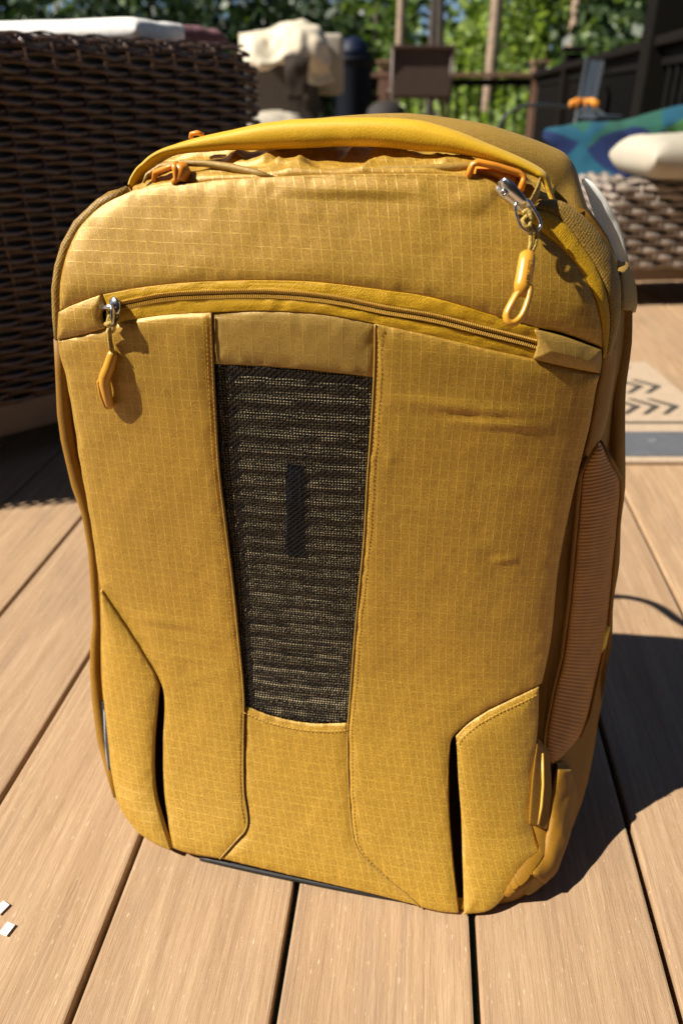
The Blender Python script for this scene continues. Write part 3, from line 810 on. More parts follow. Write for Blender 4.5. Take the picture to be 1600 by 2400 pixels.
# ---- right side: ribbed carry pad in its opening, tab, side pocket zipper, rolled fabric, webbing
PAD_R = [(1401, 1036, 0.016), (1431, 1087, 0.016), (1449, 1125, 0.016), (1450, 1164, 0.016), (1440, 1270, 0.017), (1431, 1368, 0.018), (1421, 1466, 0.019), (1401, 1564, 0.02), (1376, 1678, 0.022), (1354, 1729, 0.022), (1307, 1780, 0.022), (1286, 1793, 0.022)]
PAD_L = [(1401, 1036, 0.016), (1380, 1070, 0.014), (1364, 1113, 0.014), (1358, 1180, 0.015), (1353, 1240, 0.016), (1337, 1410, 0.017), (1320, 1538, 0.018), (1299, 1623, 0.019), (1283, 1708, 0.02), (1277, 1765, 0.021), (1279, 1782, 0.022), (1286, 1793, 0.022)]
t = NT('ribbed_pad'); v = t.coords()
t.set(Base_Color=t.ramp(t.noise(v, 60, 3), [(0.3, (0.31, 0.118, 0.006)), (0.7, (0.42, 0.168, 0.011))]), Roughness=0.42, Sheen_Weight=0.3, Sheen_Tint=(1.0, 0.75, 0.4))
t.bump(t.noise(v, 900, 2), 0.5, 0.0005)
M['ribbed'] = t.m
strip('carry_pad', [(a, b, c - .009) for a, b, c in PAD_L], [(a, b, c - .004) for a, b, c in PAD_R], M['ribbed'], 0.0035, 640, 26, rib=(92, 0.00032), noise=0.0003)
edge = MB(); edge.tube(ploc([(a + 4, b, c - .004) for a, b, c in PAD_R[:-2]]), 0.0018, 8); edge.tube(ploc([(a - 6, b, c - .012) for a, b, c in PAD_L[1:-2]]), 0.0016, 8)
edge.build('opening_piping', M['side'], bag, True)
b = MB(); P = resample(fps([(1424, 1464, .015), (1421, 1478, .012), (1415, 1505, .012), (1409, 1530, .014)]), 12); b.tube(P, 0.0022, 8, flat=0.5); b.build('side_tab', M['yellow_tab'], bag, True)
FOLD_L = [(1304, 1800, .006), (1296, 1838, .005), (1289, 1869, .004), (1284, 1933, .003), (1276, 1974, .003), (1266, 2006, .003), (1248, 2052, .003)]
FOLD_R = [(1336, 1795, .024), (1350, 1850, .024), (1349, 1900, .022), (1337, 1945, .02), (1321, 1992, .018), (1302, 2034, .014), (1266, 2074, .010)]
strip('side_pocket', FOLD_L, FOLD_R, M['side'], 0.006, 70, 20, noise=0.0012)
strip('side_pocket_zipper', [(1258, 1740, -.002), (1248, 1811, -.004), (1242, 1870, -.0045), (1238, 1932, -.0045)], [(1284, 1765, .006), (1292, 1840, .004), (1289, 1900, .003), (1282, 1946, .002)], M['side'], 0.0005, 60, 14)
b = MB(); b.tube(ploc([(1270, 1765, .001), (1272, 1840, -.001), (1268, 1890, -.0018), (1260, 1932, -.002)]), 0.0012, 6); b.build('side_zipper_coil', M['coil'], bag, True)
strip('bottom_webbing', [(1250, 2050, .008), (1236, 2066, .008), (1220, 2084, .008)], [(1276, 2068, .014), (1258, 2084, .014), (1236, 2098, .014)], M['webbing'], 0.003, 30, 14)
# left side: soft piped edge, black woven label
b = MB(); b.tube(ploc([(a + 8, b, .012) for a, b, c in SIL[8:24]]), [0.0045, .005, .006, .006, .0055, .0065, .005, .005, .0045, .004, .0048, .005, .0055, .005, .004, .0035], 10); b.build('left_gusset_edge', M['side'], bag, True)
b = MB(); b.tube(ploc([(300, 446, .008), (238, 478, .008), (186, 528, .008), (158, 578, .008), (142, 628, .008), (135, 680, .008), (136, 745, .01), (138, 800, .012)]), [.003, .004, .0042, .0042, .004, .004, .0038, .003], 10); b.build('left_welt', M['webbing'], bag, True)
lab = strip('woven_label', [(240, 1640, .014), (241, 1700, .014), (247, 1770, .014), (258, 1808, .014)], [(250, 1640, .0), (261, 1672, -.001), (265, 1740, -.002), (269, 1800, -.002)], M['black'], 0.002, 30, 8)
b = MB(); b.tube(ploc([(245, 1650, .006), (247, 1720, .006), (251, 1775, .006), (256, 1806, .006)]), 0.0008, 6); b.build('label_edge', M['steel_edge'], lab, True)
# bottom: black strip put in for the shade under the front edge
b = MB(); sk = fps([(470, 2008, .006), (600, 2040, .006), (800, 2085, .006), (985, 2128, .006)]); sk[:, 2] = 0.003; b.tube(resample(sk, 20), 0.0025, 8); b.build('bottom_shade_strip', M['black'], bag, True)

# ---- white paper tag stuck behind the right shoulder of the bag
TG_L = [(1362, 420, .112), (1372, 448, .110), (1387, 492, .105), (1403, 550, .10), (1419, 575, .10), (1447, 629, .10), (1462, 656, .10)]
TG_R = [(1372, 418, .098), (1394, 436, .090), (1420, 480, .085), (1446, 527, .085), (1464, 598, .085), (1474, 626, .085), (1466, 660, .09)]
tagp = free_patch('paper_tag', [TG_L[0], TG_R[0]], [TG_L[-1], TG_R[-1]], TG_L, TG_R, M['white_tag'], 18, 60, bulge=0.002, noise=0.0012, drop=(0.0012, 0.0012, 0))
tagp.parent = None; tagp.matrix_world = BM
tag(tagp, 'crumpled white paper tag poking out behind the right shoulder of the backpack', 'tag')

# ------------------------------------------------------------------ deck
PHI = math.radians(90) - math.atan2(F_PX * CP + (1200 - 242) * SP, 205)        # boards run this far to the right of straight ahead
t = NT('composite_board')
v = t.coords(); oi = t.n('ShaderNodeObjectInfo')
rv = oi.outputs['Random']
vv = t.n('ShaderNodeVectorMath', operation='ADD'); t.l(v, vv.inputs[0]); t.l(t.comb(t.math('MULTIPLY', rv, 37.0), t.math('MULTIPLY', rv, 91.0), 0.0), vv.inputs[1]); v2 = vv.outputs[0]
g1 = t.noise(t.mapping(v2, (260, 9, 1)), 1.0, 5, 0.65, 0.6)
g2 = t.noise(t.mapping(v2, (60, 2.2, 1)), 1.0, 4, 0.6, 1.2)
g3 = t.noise(t.mapping(v2, (900, 60, 1)), 1.0, 3, 0.7)
st_ = t.noise(t.mapping(v2, (26, 1.6, 1)), 1.0, 3, 0.5, 0.8)
m1 = t.math('ADD', t.math('ADD', t.math('MULTIPLY', g1, 0.45), t.math('MULTIPLY', g2, 0.35)), t.math('MULTIPLY', g3, 0.25))
col = t.ramp(m1, [(0.31, (0.24, 0.144, 0.076)), (0.52, (0.395, 0.258, 0.146)), (0.73, (0.56, 0.395, 0.24))])
col = t.mix(t.maprange(st_, 0.58, 0.76, 0, 0.5), col, (0.22, 0.155, 0.115))
blot = t.noise(t.mapping(v2, (9, 3.5, 1)), 1.0, 5, 0.65)
col = t.mix(t.maprange(blot, 0.52, 0.78, 0, 0.45), col, (0.17, 0.115, 0.08))
sp_ = t.noise(t.mapping(v2, (420, 110, 1)), 1.0, 2, 0.5)
col = t.mix(t.maprange(sp_, 0.66, 0.74, 0, 0.5), col, (0.70, 0.56, 0.38))
col = t.mix(t.maprange(rv, 0, 1, 0.0, 0.3), col, (0.25, 0.165, 0.105))
t.set(Base_Color=col, Roughness=0.62, Specular_IOR_Level=0.3)
t.bump(t.math('ADD', t.math('MULTIPLY', g1, 0.7), t.math('MULTIPLY', g3, 0.5)), 0.55, 0.0016)
M['board'] = t.m
deck = empty('deck_floor', (0, 0, 0), 0.0); tag(deck, kind='structure')
rot = -PHI
s0, PIT = -0.0792, 0.145
def deck_xy(s, l): return (s * math.cos(PHI) + l * math.sin(PHI), -s * math.sin(PHI) + l * math.cos(PHI))
mb = MB().box((0, 0, -0.0127), (PIT - 0.0055, 9.4, 0.0254), bevel=0.0022)
bme = None
for k in range(-17, 14):
    s = s0 + (k + 0.5) * PIT
    x, y = deck_xy(s, 3.55)
    if bme is None:
        o = mb.build('deck_board', M['board'], deck, True); bme = o.data
        for p in bme.polygons: p.use_smooth = False
    else:
        o = link(bpy.data.objects.new('deck_board', bme), deck)
    o.location = (x, y, rnd.uniform(-0.0006, 0.0006)); o.rotation_euler = (0, 0, rot)
M['joist'] = plain('dark_joist', (0.035, 0.026, 0.018), 0.9)
for k in range(0, 19):
    x, y = deck_xy(0, -0.9 + k * 0.5)
    o = MB().box((0, 0, -0.14), (4.5, 0.045, 0.22)).build('joist', M['joist'], deck)
    o.location = (deck_xy(s0 - 1.5 * PIT, -0.9 + k * 0.5)[0], deck_xy(s0 - 1.5 * PIT, -0.9 + k * 0.5)[1], 0); o.rotation_euler = (0, 0, rot)
# ground under and beyond the deck
t = NT('lawn'); v = t.coords()
t.set(Base_Color=t.ramp(t.noise(v, 1.2, 6, 0.7), [(0.3, (0.03, 0.045, 0.012)), (0.7, (0.085, 0.13, 0.03))]), Roughness=0.9)
M['lawn'] = t.m
N = 60
gx = np.linspace(-1, 1, N); gx = np.sign(gx) * np.abs(gx)**2.2 * 300
GX, GY = np.meshgrid(gx, gx)
GZ = -1.5 + 0.12 * vnoise(GX * 0.3, GY * 0.3, 2)
gr = mesh_obj('ground', np.stack([GX, GY, GZ], -1).reshape(-1, 3), grid_faces(N, N), M['lawn']); tag(gr, kind='structure')

# bits of white paper on the boards
M['paper'] = plain('white_paper', (0.82, 0.82, 0.78), 0.6)
for (px, py, r, lab) in ((5, 2130, 0.5, 'tiny white paper scrap at the very edge of the photo, farther of two'), (18, 2180, 0.35, 'tiny square white paper scrap on the board, nearer of two')):
    p = at_z(px, py, 0.0)
    o = MB().box((0, 0, 0.0006), (0.0075, 0.010, 0.0008), rz=-r, bevel=0.0003).build('paper_scrap', M['paper'])
    o.location = (p.x, p.y, 0.0008); tag(o, lab, 'paper scrap', 'paper scraps on the deck')

# ------------------------------------------------------------------ wicker furniture
def wicker_mat(name, lo, hi, rough):
    t = NT(name); v = t.coords(); oi = t.n('ShaderNodeObjectInfo')
    nz = t.noise(t.mapping(v, (40, 40, 160)), 1.0, 3, 0.6)
    col = t.ramp(nz, [(0.3, lo), (0.72, hi)])
    col = t.mix(t.maprange(oi.outputs['Random'], 0, 1, 0, 0.35), col, tuple(c * 1.5 for c in hi))
    t.set(Base_Color=col, Roughness=rough, Specular_IOR_Level=0.5)
    t.bump(t.noise(t.mapping(v, (30, 30, 900)), 1.0, 2), 0.3, 0.001)
    return t.m
M['wicker_dark'] = wicker_mat('dark_brown_resin', (0.030, 0.017, 0.010), (0.085, 0.048, 0.029), 0.26)
M['wicker_grey'] = wicker_mat('grey_brown_resin', (0.16, 0.125, 0.10), (0.34, 0.28, 0.23), 0.45)
M['frame_dark'] = plain('dark_frame', (0.012, 0.008, 0.006), 0.7)
M['plinth_tan'] = plain('tan_plinth', (0.17, 0.115, 0.07), 0.6, scale=8)

def weave_panel(parent, p0, direction, length, z0, z1, top_depth, pitch, stake, amp, mat, hh, th, turn=0.14, corner_r=0.03, lead=0.0, steps=9):
    """rows of strands on a face that turns the corner at its far end; the top rows roll over onto the flat top.
    direction: unit (x,y) along the face towards the corner; the outward normal is to its right"""
    d = Vector((direction[0], direction[1], 0)).normalized()
    nrm = Vector((d.y, -d.x, 0))                       # outward
    rt = 0.028                                          # radius of the top edge
    # profile: arc-length positions up the face, round the edge, over the top
    prof = []
    s = 0.0
    H = z1 - z0 - rt
    tot = H + rt * math.pi / 2 + top_depth
    while s < tot:
        if s < H: prof.append((Vector((0, 0, z0 + s)), 0.0))
        elif s < H + rt * math.pi / 2:
            a = (s - H) / rt
            prof.append((nrm * (-rt * (1 - math.cos(a))) + Vector((0, 0, z1 - rt + rt * math.sin(a))), a))
        else:
            prof.append((nrm * (-(rt + s - H - rt * math.pi / 2)) + Vector((0, 0, z1)), math.pi / 2))
        s += pitch
    P0 = Vector(p0)
    ds = stake / steps
    n_face = int((length - corner_r) / ds)
    for k, (off, a) in enumerate(prof):
        path, norms = [], []
        for i in range(n_face + 1):
            path.append(P0 + d * (i * ds)); norms.append(nrm)
        c0 = P0 + d * (n_face * ds) - nrm * corner_r
        for q in (range(1, 7) if a == 0 else ()):
            b = q / 6 * math.pi / 2
            nn = nrm * math.cos(b) + d * math.sin(b)
            path.append(c0 + nn * corner_r); norms.append(nn)
        for i in (range(1, int(turn / ds)) if a == 0 else ()):
            path.append(c0 + d * corner_r - nrm * (i * ds)); norms.append(d)
        V, Fc = [], []
        jit = rnd.uniform(-0.0008, 0.0008)
        m = len(path); L = 0.0
        for i in range(m):
            if i: L += (path[i] - path[i - 1]).length
            n_out = norms[i] * math.cos(a) + Vector((0, 0, 1)) * math.sin(a)
            if a > 0 and norms[i] is not nrm: pass
            # vertical direction within the surface
            upv = Vector((0, 0, 1)) * math.cos(a) - norms[i] * math.sin(a)
            base = path[i] + Vector((0, 0, off.z + jit))
            if off.x or off.y:
                base = base - norms[i] * (Vector((off.x, off.y, 0)).length)
            wave = math.sin(math.pi * L / stake + (k % 2) * math.pi + 0.12 * math.sin(k * 1.7 + L * 5))
            wob = amp * (wave if wave > 0 else wave * 0.8)
            tilt = 0.0022 * math.cos(math.pi * L / stake + (k % 2) * math.pi)
            c = base + n_out * wob + upv * tilt
            hw = hh * (0.82 + 0.18 * max(0, wave))
            for (uu, oo) in ((-1, -0.2), (-0.72, 0.62), (0, 1), (0.72, 0.62), (1, -0.2), (0, -0.7)):
                V.append(c + upv * (uu * hw) + n_out * (oo * th))
        for i in range(m - 1):
            for q in range(6):
                l = (q + 1) % 6
                Fc.append((i * 6 + q, (i + 1) * 6 + q, (i + 1) * 6 + l, i * 6 + l))
        mesh_obj('strand', V, Fc, mat, parent)
    # stakes
    mbk = MB()
    k = 0
    while (k + 0.5) * stake < length - 0.045:
        p = P0 + d * ((k + 0.5) * stake - 0.0) - nrm * 0.001
        mbk.tube([p + Vector((0, 0, z0)), p + Vector((0, 0, z1 - 0.012)), p - nrm * 0.02 + Vector((0, 0, z1 - 0.003)), p - nrm * top_depth + Vector((0, 0, z1 - 0.002))], 0.0032, 6)
        k += 1
    so_ = mbk.build('stakes', mat, parent, True); so_['kind'] = 'stuff'
    return d, nrm

# left: big dark brown wicker sofa, its side towards the camera
E0 = at_z(0, 1026, 0.055); E1 = at_z(143, 988, 0.055)
sd = (E1 - E0); sd.z = 0; sd.normalize()
sn = Vector((sd.y, -sd.x, 0))
start = E0 - sd * 0.34
sofaL = empty('wicker_sofa', (0, 0, 0), 0, 'large dark brown wicker sofa on the left whose woven side faces the backpack', 'sofa')
# where the face meets the line of sight to its far upper corner
cr = ray(622, 200); den = cr.x * sd.y - cr.y * sd.x
sL = (start.x * sd.y - start.y * sd.x) / den
corner = Vector((cr.x * sL, cr.y * sL, 0)); LEN = (corner - Vector((start.x, start.y, 0))).dot(sd)
ZT = CAM_H + (lambda r: r.z / r.y)(ray(600, 108)) * corner.y
weave_panel(sofaL, (start.x, start.y, 0), sd, LEN, 0.115, ZT, 0.16, 0.0110, 0.044, 0.0040, M['wicker_dark'], 0.0048, 0.0018)
mid = Vector((start.x, start.y, 0)) + sd * ((LEN - 0.02) / 2)
ang = math.atan2(sd.y, sd.x)
c = mid - sn * 0.36
MB().box((c.x, c.y, (0.112 + ZT - 0.012) / 2), (LEN - 0.05, 0.70, ZT - 0.012 - 0.112), ang, 0.015).build('core_frame', M['frame_dark'], sofaL)
c = mid - sn * 0.34
MB().box((c.x, c.y, 0.083), (LEN - 0.01, 0.68, 0.056), ang, 0.004).build('plinth', M['plinth_tan'], sofaL)
fm = []
for a_, b_ in ((0.03, 0.05), (LEN - 0.06, 0.05), (0.03, 0.62), (LEN - 0.06, 0.62)):
    q = Vector((start.x, start.y, 0)) + sd * a_ - sn * b_
    MB().box((q.x, q.y, 0.028), (0.05, 0.05, 0.054), ang, 0.003).build('foot', M['frame_dark'], sofaL)

# a folded white towel and a mauve pillow on top of the sofa
def slab(name, mat, c, s, rz, puff, label, cat, seed=0, nu=40, nv=24):
    """soft cushion-like body with rounded rim"""
    V, Fc = [], []
    us = np.sin(np.linspace(-1, 1, nu) * np.pi / 2); vs = np.sin(np.linspace(-1, 1, nv) * np.pi / 2)
    U, W = np.meshgrid(us, vs)
    e = np.clip(1 - np.clip(np.abs(U) - (1 - s[2] / s[0]), 0, 1)**2 * (s[0] / s[2])**2, 0, 1)**0.5 * np.clip(1 - np.clip(np.abs(W) - (1 - s[2] / s[1]), 0, 1)**2 * (s[1] / s[2])**2, 0, 1)**0.5
    nz = vnoise(U * 3, W * 3, seed) * 0.08 + vnoise(U * 9, W * 8, seed + 2) * 0.03
    e = e * (1 - 0.10 * U**2) * (1 - 0.06 * W**2)
    top = s[2] / 2 * (0.10 + 0.90 * e) * (1 + nz * 2) ; bot = -s[2] / 2 * (0.10 + 0.90 * e) * puff
    X = U * s[0] / 2 * (1 - 0.02 * np.abs(W)**3); Y = W * s[1] / 2 * (1 - 0.02 * np.abs(U)**3)
    cr_, sr_ = math.cos(rz), math.sin(rz)
    def place(Z): return np.stack([c[0] + X * cr_ - Y * sr_, c[1] + X * sr_ + Y * cr_, c[2] + Z], -1).reshape(-1, 3)
    V = np.concatenate([place(top), place(bot)])
    Fc = grid_faces(nv, nu) + [f[::-1] for f in grid_faces(nv, nu, nu * nv)]
    ring_ = [i for i in range(nu)] + [j * nu + nu - 1 for j in range(1, nv)] + [(nv - 1) * nu + i for i in range(nu - 2, -1, -1)] + [j * nu for j in range(nv - 2, 0, -1)]
    for k in range(len(ring_)):
        a, b = ring_[k], ring_[(k + 1) % len(ring_)]
        Fc.append((a, a + nu * nv, b + nu * nv, b))
    o = mesh_obj(name, V, Fc, mat)
    return tag(o, label, cat)
M['white_cloth'] = plain('white_terry', (0.84, 0.82, 0.78), 0.9, var=0.08, scale=60, bump=0.5)
M['mauve'] = plain('mauve_cloth', (0.17, 0.075, 0.085), 0.9, var=0.15, bump=0.4)
M['cream'] = plain('cream_canvas', (0.62, 0.54, 0.40), 0.85, var=0.08, scale=20, bump=0.3)
M['beige'] = plain('beige_canvas', (0.40, 0.36, 0.28), 0.85, var=0.1, scale=14, bump=0.3)
M['cream_light'] = plain('pale_cushion', (0.40, 0.36, 0.285), 0.85, var=0.06, scale=10, bump=0.2)
def on_top(px, back):
    """point on the sofa top seen at column px, set back from its front edge"""
    r = ray(px, 60); o = Vector((start.x, start.y, 0)) - sn * back
    d_ = r.x * sd.y - r.y * sd.x
    k = (o.x * sd.y - o.y * sd.x) / d_
    return Vector((r.x * k, r.y * k, 0))
tb = on_top(405, 0.20); ta = tb - sd * 0.95
ta = tb - Vector((0.94, -0.34, 0)) * 0.95
slab('folded_towel', M['white_cloth'], ((ta.x + tb.x) / 2, (ta.y + tb.y) / 2, ZT + 0.026), (0.95, 0.24, 0.046), -0.347, 1.0, 'white folded towel lying along the top of the dark wicker sofa', 'towel', 3)
tb = on_top(482, 0.30); ta = tb - sd * 0.20
slab('pillow', M['mauve'], ((ta.x + tb.x) / 2, (ta.y + tb.y) / 2, ZT + 0.022), (0.20, 0.16, 0.05), ang, 0.8, 'dull mauve pillow on the sofa top beside the white folded towel', 'pillow', 5)

# right: grey-brown wicker sofa with a pale cushion and a beach towel over its arm
YR = at_z(1500, 664, 0.075).y
XR = at_y(1418, 500, YR).x
zt = at_y(1500, 428, YR).z
sofaR = empty('wicker_bench', (0, 0, 0), 0, 'grey brown wicker bench at the right edge under the pale rounded cushion', 'bench')
dR = Vector((-0.995, -0.10, 0)).normalized()
p_far = Vector((XR, YR, 0)) - dR * 1.3
# built from right to left so that its corner is on the left; the outward side must face the camera
def mirror_weave():
    d = Vector((0.995, 0.10, 0)).normalized()
    root = Vector((XR, YR, 0))
    return d, root
dd, rootR = mirror_weave()
weave_panel(sofaR, (rootR.x + 0.02, rootR.y, 0), dd, 1.25, 0.125, zt, 0.06, 0.0225, 0.055, 0.0055, M['wicker_grey'], 0.0100, 0.0030, turn=0.1)
# left flank of the same sofa, running back
weave_panel(sofaR, (rootR.x - 0.012, rootR.y + 0.32, 0), Vector((0.10, -0.995, 0)), 0.32, 0.125, zt, 0.06, 0.0225, 0.055, 0.0055, M['wicker_grey'], 0.0100, 0.0030, turn=0.02)
angR = math.atan2(dd.y, dd.x); nR = Vector((dd.y, -dd.x, 0))
cR = rootR + dd * 0.64 - nR * 0.175
MB().box((cR.x, cR.y, (0.12 + zt - 0.02) / 2), (1.20, 0.29, zt - 0.14), angR, 0.02).build('core_frame', M['frame_dark'], sofaR)
MB().box((cR.x, cR.y, 0.100), (1.24, 0.32, 0.05), angR, 0.004).build('plinth', M['plinth_tan'], sofaR)
for a_, b_ in ((0.09, 0.06), (1.15, 0.06), (0.09, 0.28), (1.15, 0.28)):
    q = rootR + dd * a_ - nR * b_
    MB().box((q.x, q.y, 0.0375), (0.06, 0.06, 0.075), angR, 0.003).build('foot', M['frame_dark'], sofaR)
# back rest of the right sofa, carrying the towel
YB = YR + 0.74
bx0 = at_y(1300, 300, YB).x
bz = at_y(1500, 285, YB).z
tch = empty('patio_sofa', (bx0 + 0.66, YB, 0), 0, 'dark low patio sofa almost wholly hidden under the blue beach towel', 'sofa')
MB().box((0, 0.0, bz / 2 + 0.02), (1.20, 0.10, bz - 0.10), 0, 0.03).build('backrest', M['frame_dark'], tch)
MB().box((0.0, 0.33, 0.25), (1.20, 0.54, 0.18), 0, 0.02).build('seat', M['frame_dark'], tch)
for a_ in (-0.54, 0.54):
    for b_ in (0.0, 0.52): MB().box((a_, b_, 0.085), (0.06, 0.06, 0.17), 0, 0.003).build('foot', M['frame_dark'], tch)
cz_ = at_y(1585, 314, YR + 0.16).z; cx0 = at_y(1466, 380, YR + 0.10).x
slab('seat_cushion', M['cream_light'], (cx0 + 0.45, YR + 0.14, (zt + 0.004 + cz_) / 2), (0.90, 0.33, cz_ - zt - 0.004), angR, 1.0, 'pale cream rounded seat cushion on the grey wicker bench', 'cushion', 7)
# beach towel: blue, teal and green shapes
t = NT('beach_towel'); v = t.coords()
wv_ = t.n('ShaderNodeVectorMath', operation='ADD'); nzc = t.n('ShaderNodeTexNoise'); t.l(v, nzc.inputs['Vector']); nzc.inputs['Scale'].default_value = 4
sc_ = t.n('ShaderNodeVectorMath', operation='SCALE'); t.l(nzc.outputs['Color'], sc_.inputs[0]); sc_.inputs['Scale'].default_value = 0.12
t.l(v, wv_.inputs[0]); t.l(sc_.outputs[0], wv_.inputs[1])
vo = t.n('ShaderNodeTexVoronoi'); t.l(t.mapping(wv_.outputs[0], (1, 1, 0.8)), vo.inputs['Vector']); vo.inputs['Scale'].default_value = 6.5
hs_ = t.sep(vo.outputs['Color'])[0]
cr_ = t.n('ShaderNodeValToRGB'); t.l(hs_, cr_.inputs[0]); cr_.color_ramp.interpolation = 'CONSTANT'
e = cr_.color_ramp.elements
for _ in range(3): e.new(0.5)
for q, (p, cc) in zip(e, ((0.0, (0.0004, 0.010, 0.060)), (0.30, (0.002, 0.06, 0.10)), (0.56, (0.0004, 0.016, 0.085)), (0.80, (0.01, 0.07, 0.05)), (0.93, (0.03, 0.10, 0.025)))):
    q.position = p; q.color = (*cc, 1)
t.set(Base_Color=cr_.outputs[0], Roughness=0.95)
t.bump(t.noise(v, 220, 2), 0.5, 0.004)
M['beach'] = t.m
def sheet(name, rows, mat, nu, nv, thick, noise, seed, label, cat):
    """cloth through rows of 3-D points"""
    R = [resample(r, nu) for r in rows]
    G = np.stack(R)                                    # rows x nu x 3
    cols = [resample(G[:, i], nv) for i in range(nu)]
    P = np.stack(cols, 1)
    du = np.gradient(P, axis=1); dv = np.gradient(P, axis=0)
    Nn = np.cross(du, dv); Nn /= np.maximum(np.linalg.norm(Nn, axis=-1, keepdims=True), 1e-9)
    P = P + Nn * (noise * (vnoise(P[..., 0] * 9, P[..., 2] * 7, seed) + 0.5 * vnoise(P[..., 0] * 24, P[..., 2] * 16 + P[..., 1] * 10, seed + 1)))[..., None]
    V = np.concatenate([(P + Nn * thick / 2).reshape(-1, 3), (P - Nn * thick / 2).reshape(-1, 3)])
    n_ = nu * nv
    Fc = grid_faces(nv, nu) + [f[::-1] for f in grid_faces(nv, nu, n_)]
    ring_ = [i for i in range(nu)] + [j * nu + nu - 1 for j in range(1, nv)] + [(nv - 1) * nu + i for i in range(nu - 2, -1, -1)] + [j * nu for j in range(nv - 2, 0, -1)]
    for k in range(len(ring_)):
        a, b = ring_[k], ring_[(k + 1) % len(ring_)]
        Fc.append((a, a + n_, b + n_, b))
    o = mesh_obj(name, V, Fc, mat)
    return tag(o, label, cat) if label else o
def ay(l): return [at_y(*q) for q in l]
sheet('beach_towel', [
    ay([(1290, 345, YB + 0.12), (1400, 330, YB + 0.12), (1520, 310, YB + 0.12), (1640, 300, YB + 0.12)]),
    ay([(1282, 305, YB), (1390, 290, YB), (1480, 276, YB), (1560, 258, YB), (1680, 240, YB)]),
    ay([(1272, 322, YB - 0.09), (1380, 312, YB - 0.09), (1480, 300, YB - 0.09), (1560, 285, YB - 0.10), (1690, 270, YB - 0.10)]),
    ay([(1300, 352, YB - 0.12), (1390, 352, YB - 0.14), (1480, 335, YB - 0.12), (1560, 322, YB - 0.12), (1690, 312, YB - 0.12)]),
    ay([(1335, 400, YB - 0.14), (1385, 430, YB - 0.22), (1450, 420, YB - 0.24), (1560, 360, YB - 0.14), (1700, 350, YB - 0.14)]),
    ay([(1340, 440, YB - 0.16), (1375, 475, YB - 0.26), (1430, 465, YB - 0.28), (1560, 380, YB - 0.16), (1700, 370, YB - 0.16)])],
    M['beach'], 70, 46, 0.008, 0.012, 4, 'blue and green patterned beach towel draped over the dark chair behind the wicker bench', 'beach towel')

# ------------------------------------------------------------------ door mat on the far boards
mx1 = at_z(1510, 868, 0.01).x
my0, my1 = at_z(1500, 1069, 0.01).y, at_z(1490, 858, 0.01).y
band1 = at_z(1500, 1012, 0.01).y; line_y = at_z(1500, 990, 0.01).y
mat_ = empty('door_mat', (0, 0, 0), 0, 'cream door mat with dark chevrons and a grey border band right of the backpack', 'door mat')
M['mat_cream'] = plain('mat_cream', (0.42, 0.315, 0.215), 0.95, var=0.14, scale=180, bump=0.7)
M['mat_grey'] = plain('mat_grey', (0.095, 0.10, 0.112), 0.8, var=0.12, scale=50, bump=0.3)
M['mat_dark'] = plain('mat_dark', (0.06, 0.052, 0.04), 0.95, var=0.2, scale=120, bump=0.4)
mxc, mlen = mx1 + 0.03 - 0.45, 0.90
MB().box((mxc, (my0 + my1) / 2 + 0.01, 0.005), (mlen, my1 - my0 + 0.06, 0.008), 0, 0.002).build('mat_field', M['mat_cream'], mat_)
MB().box((mxc, (my0 + band1) / 2, 0.0063), (mlen + 0.006, band1 - my0, 0.0098), 0, 0.002).build('border_band', M['mat_grey'], mat_)
MB().box((mxc, line_y, 0.0092), (mlen - 0.01, 0.009, 0.003), 0, 0.0008).build('border_line', M['mat_dark'], mat_)
MB().box((mxc - 0.02, my1 - 0.005, 0.0092), (mlen - 0.08, 0.022, 0.003), 0, 0.0008).build('border_line', M['mat_dark'], mat_)
r_ = at_z(1527, 1031, 0.012); MB().tube([(r_.x + 0.006 * math.cos(a * math.pi / 6), r_.y + 0.009 * math.sin(a * math.pi / 6), 0.0115) for a in range(12)], 0.0009, 5, closed=True).build('ring_mark', plain('pale_mark', (0.22, 0.225, 0.22), 0.8), mat_)
chev = None
ra, rb = at_z(1590, 952, 0.01), at_z(1548, 905, 0.01)
for row, (tx, ty, hw) in enumerate(((ra.x, ra.y, 0.055), (rb.x, rb.y, 0.055))):
    for k in range(20):
        if chev is None:
            b = MB()
            V = [(0, 0, 0), (-0.042, 0.045, 0), (-0.052, 0.045, 0), (-0.016, 0, 0), (-0.052, -0.045, 0), (-0.042, -0.045, 0)]
            n6 = len(V)
            b.add([(x, y, 0) for x, y, z in V] + [(x, y, 0.0022) for x, y, z in V],
                  [(n6 + 0, n6 + 1, n6 + 2, n6 + 3), (n6 + 0, n6 + 3, n6 + 4, n6 + 5)] + [(i, (i + 1) % 6, n6 + (i + 1) % 6, n6 + i) for i in range(6)])
            o = b.build('chevron', M['mat_dark'], mat_); chev = o.data
        else: o = link(bpy.data.objects.new('chevron', chev), mat_)
        o.location = (tx - k * 0.041, ty, 0.0088)

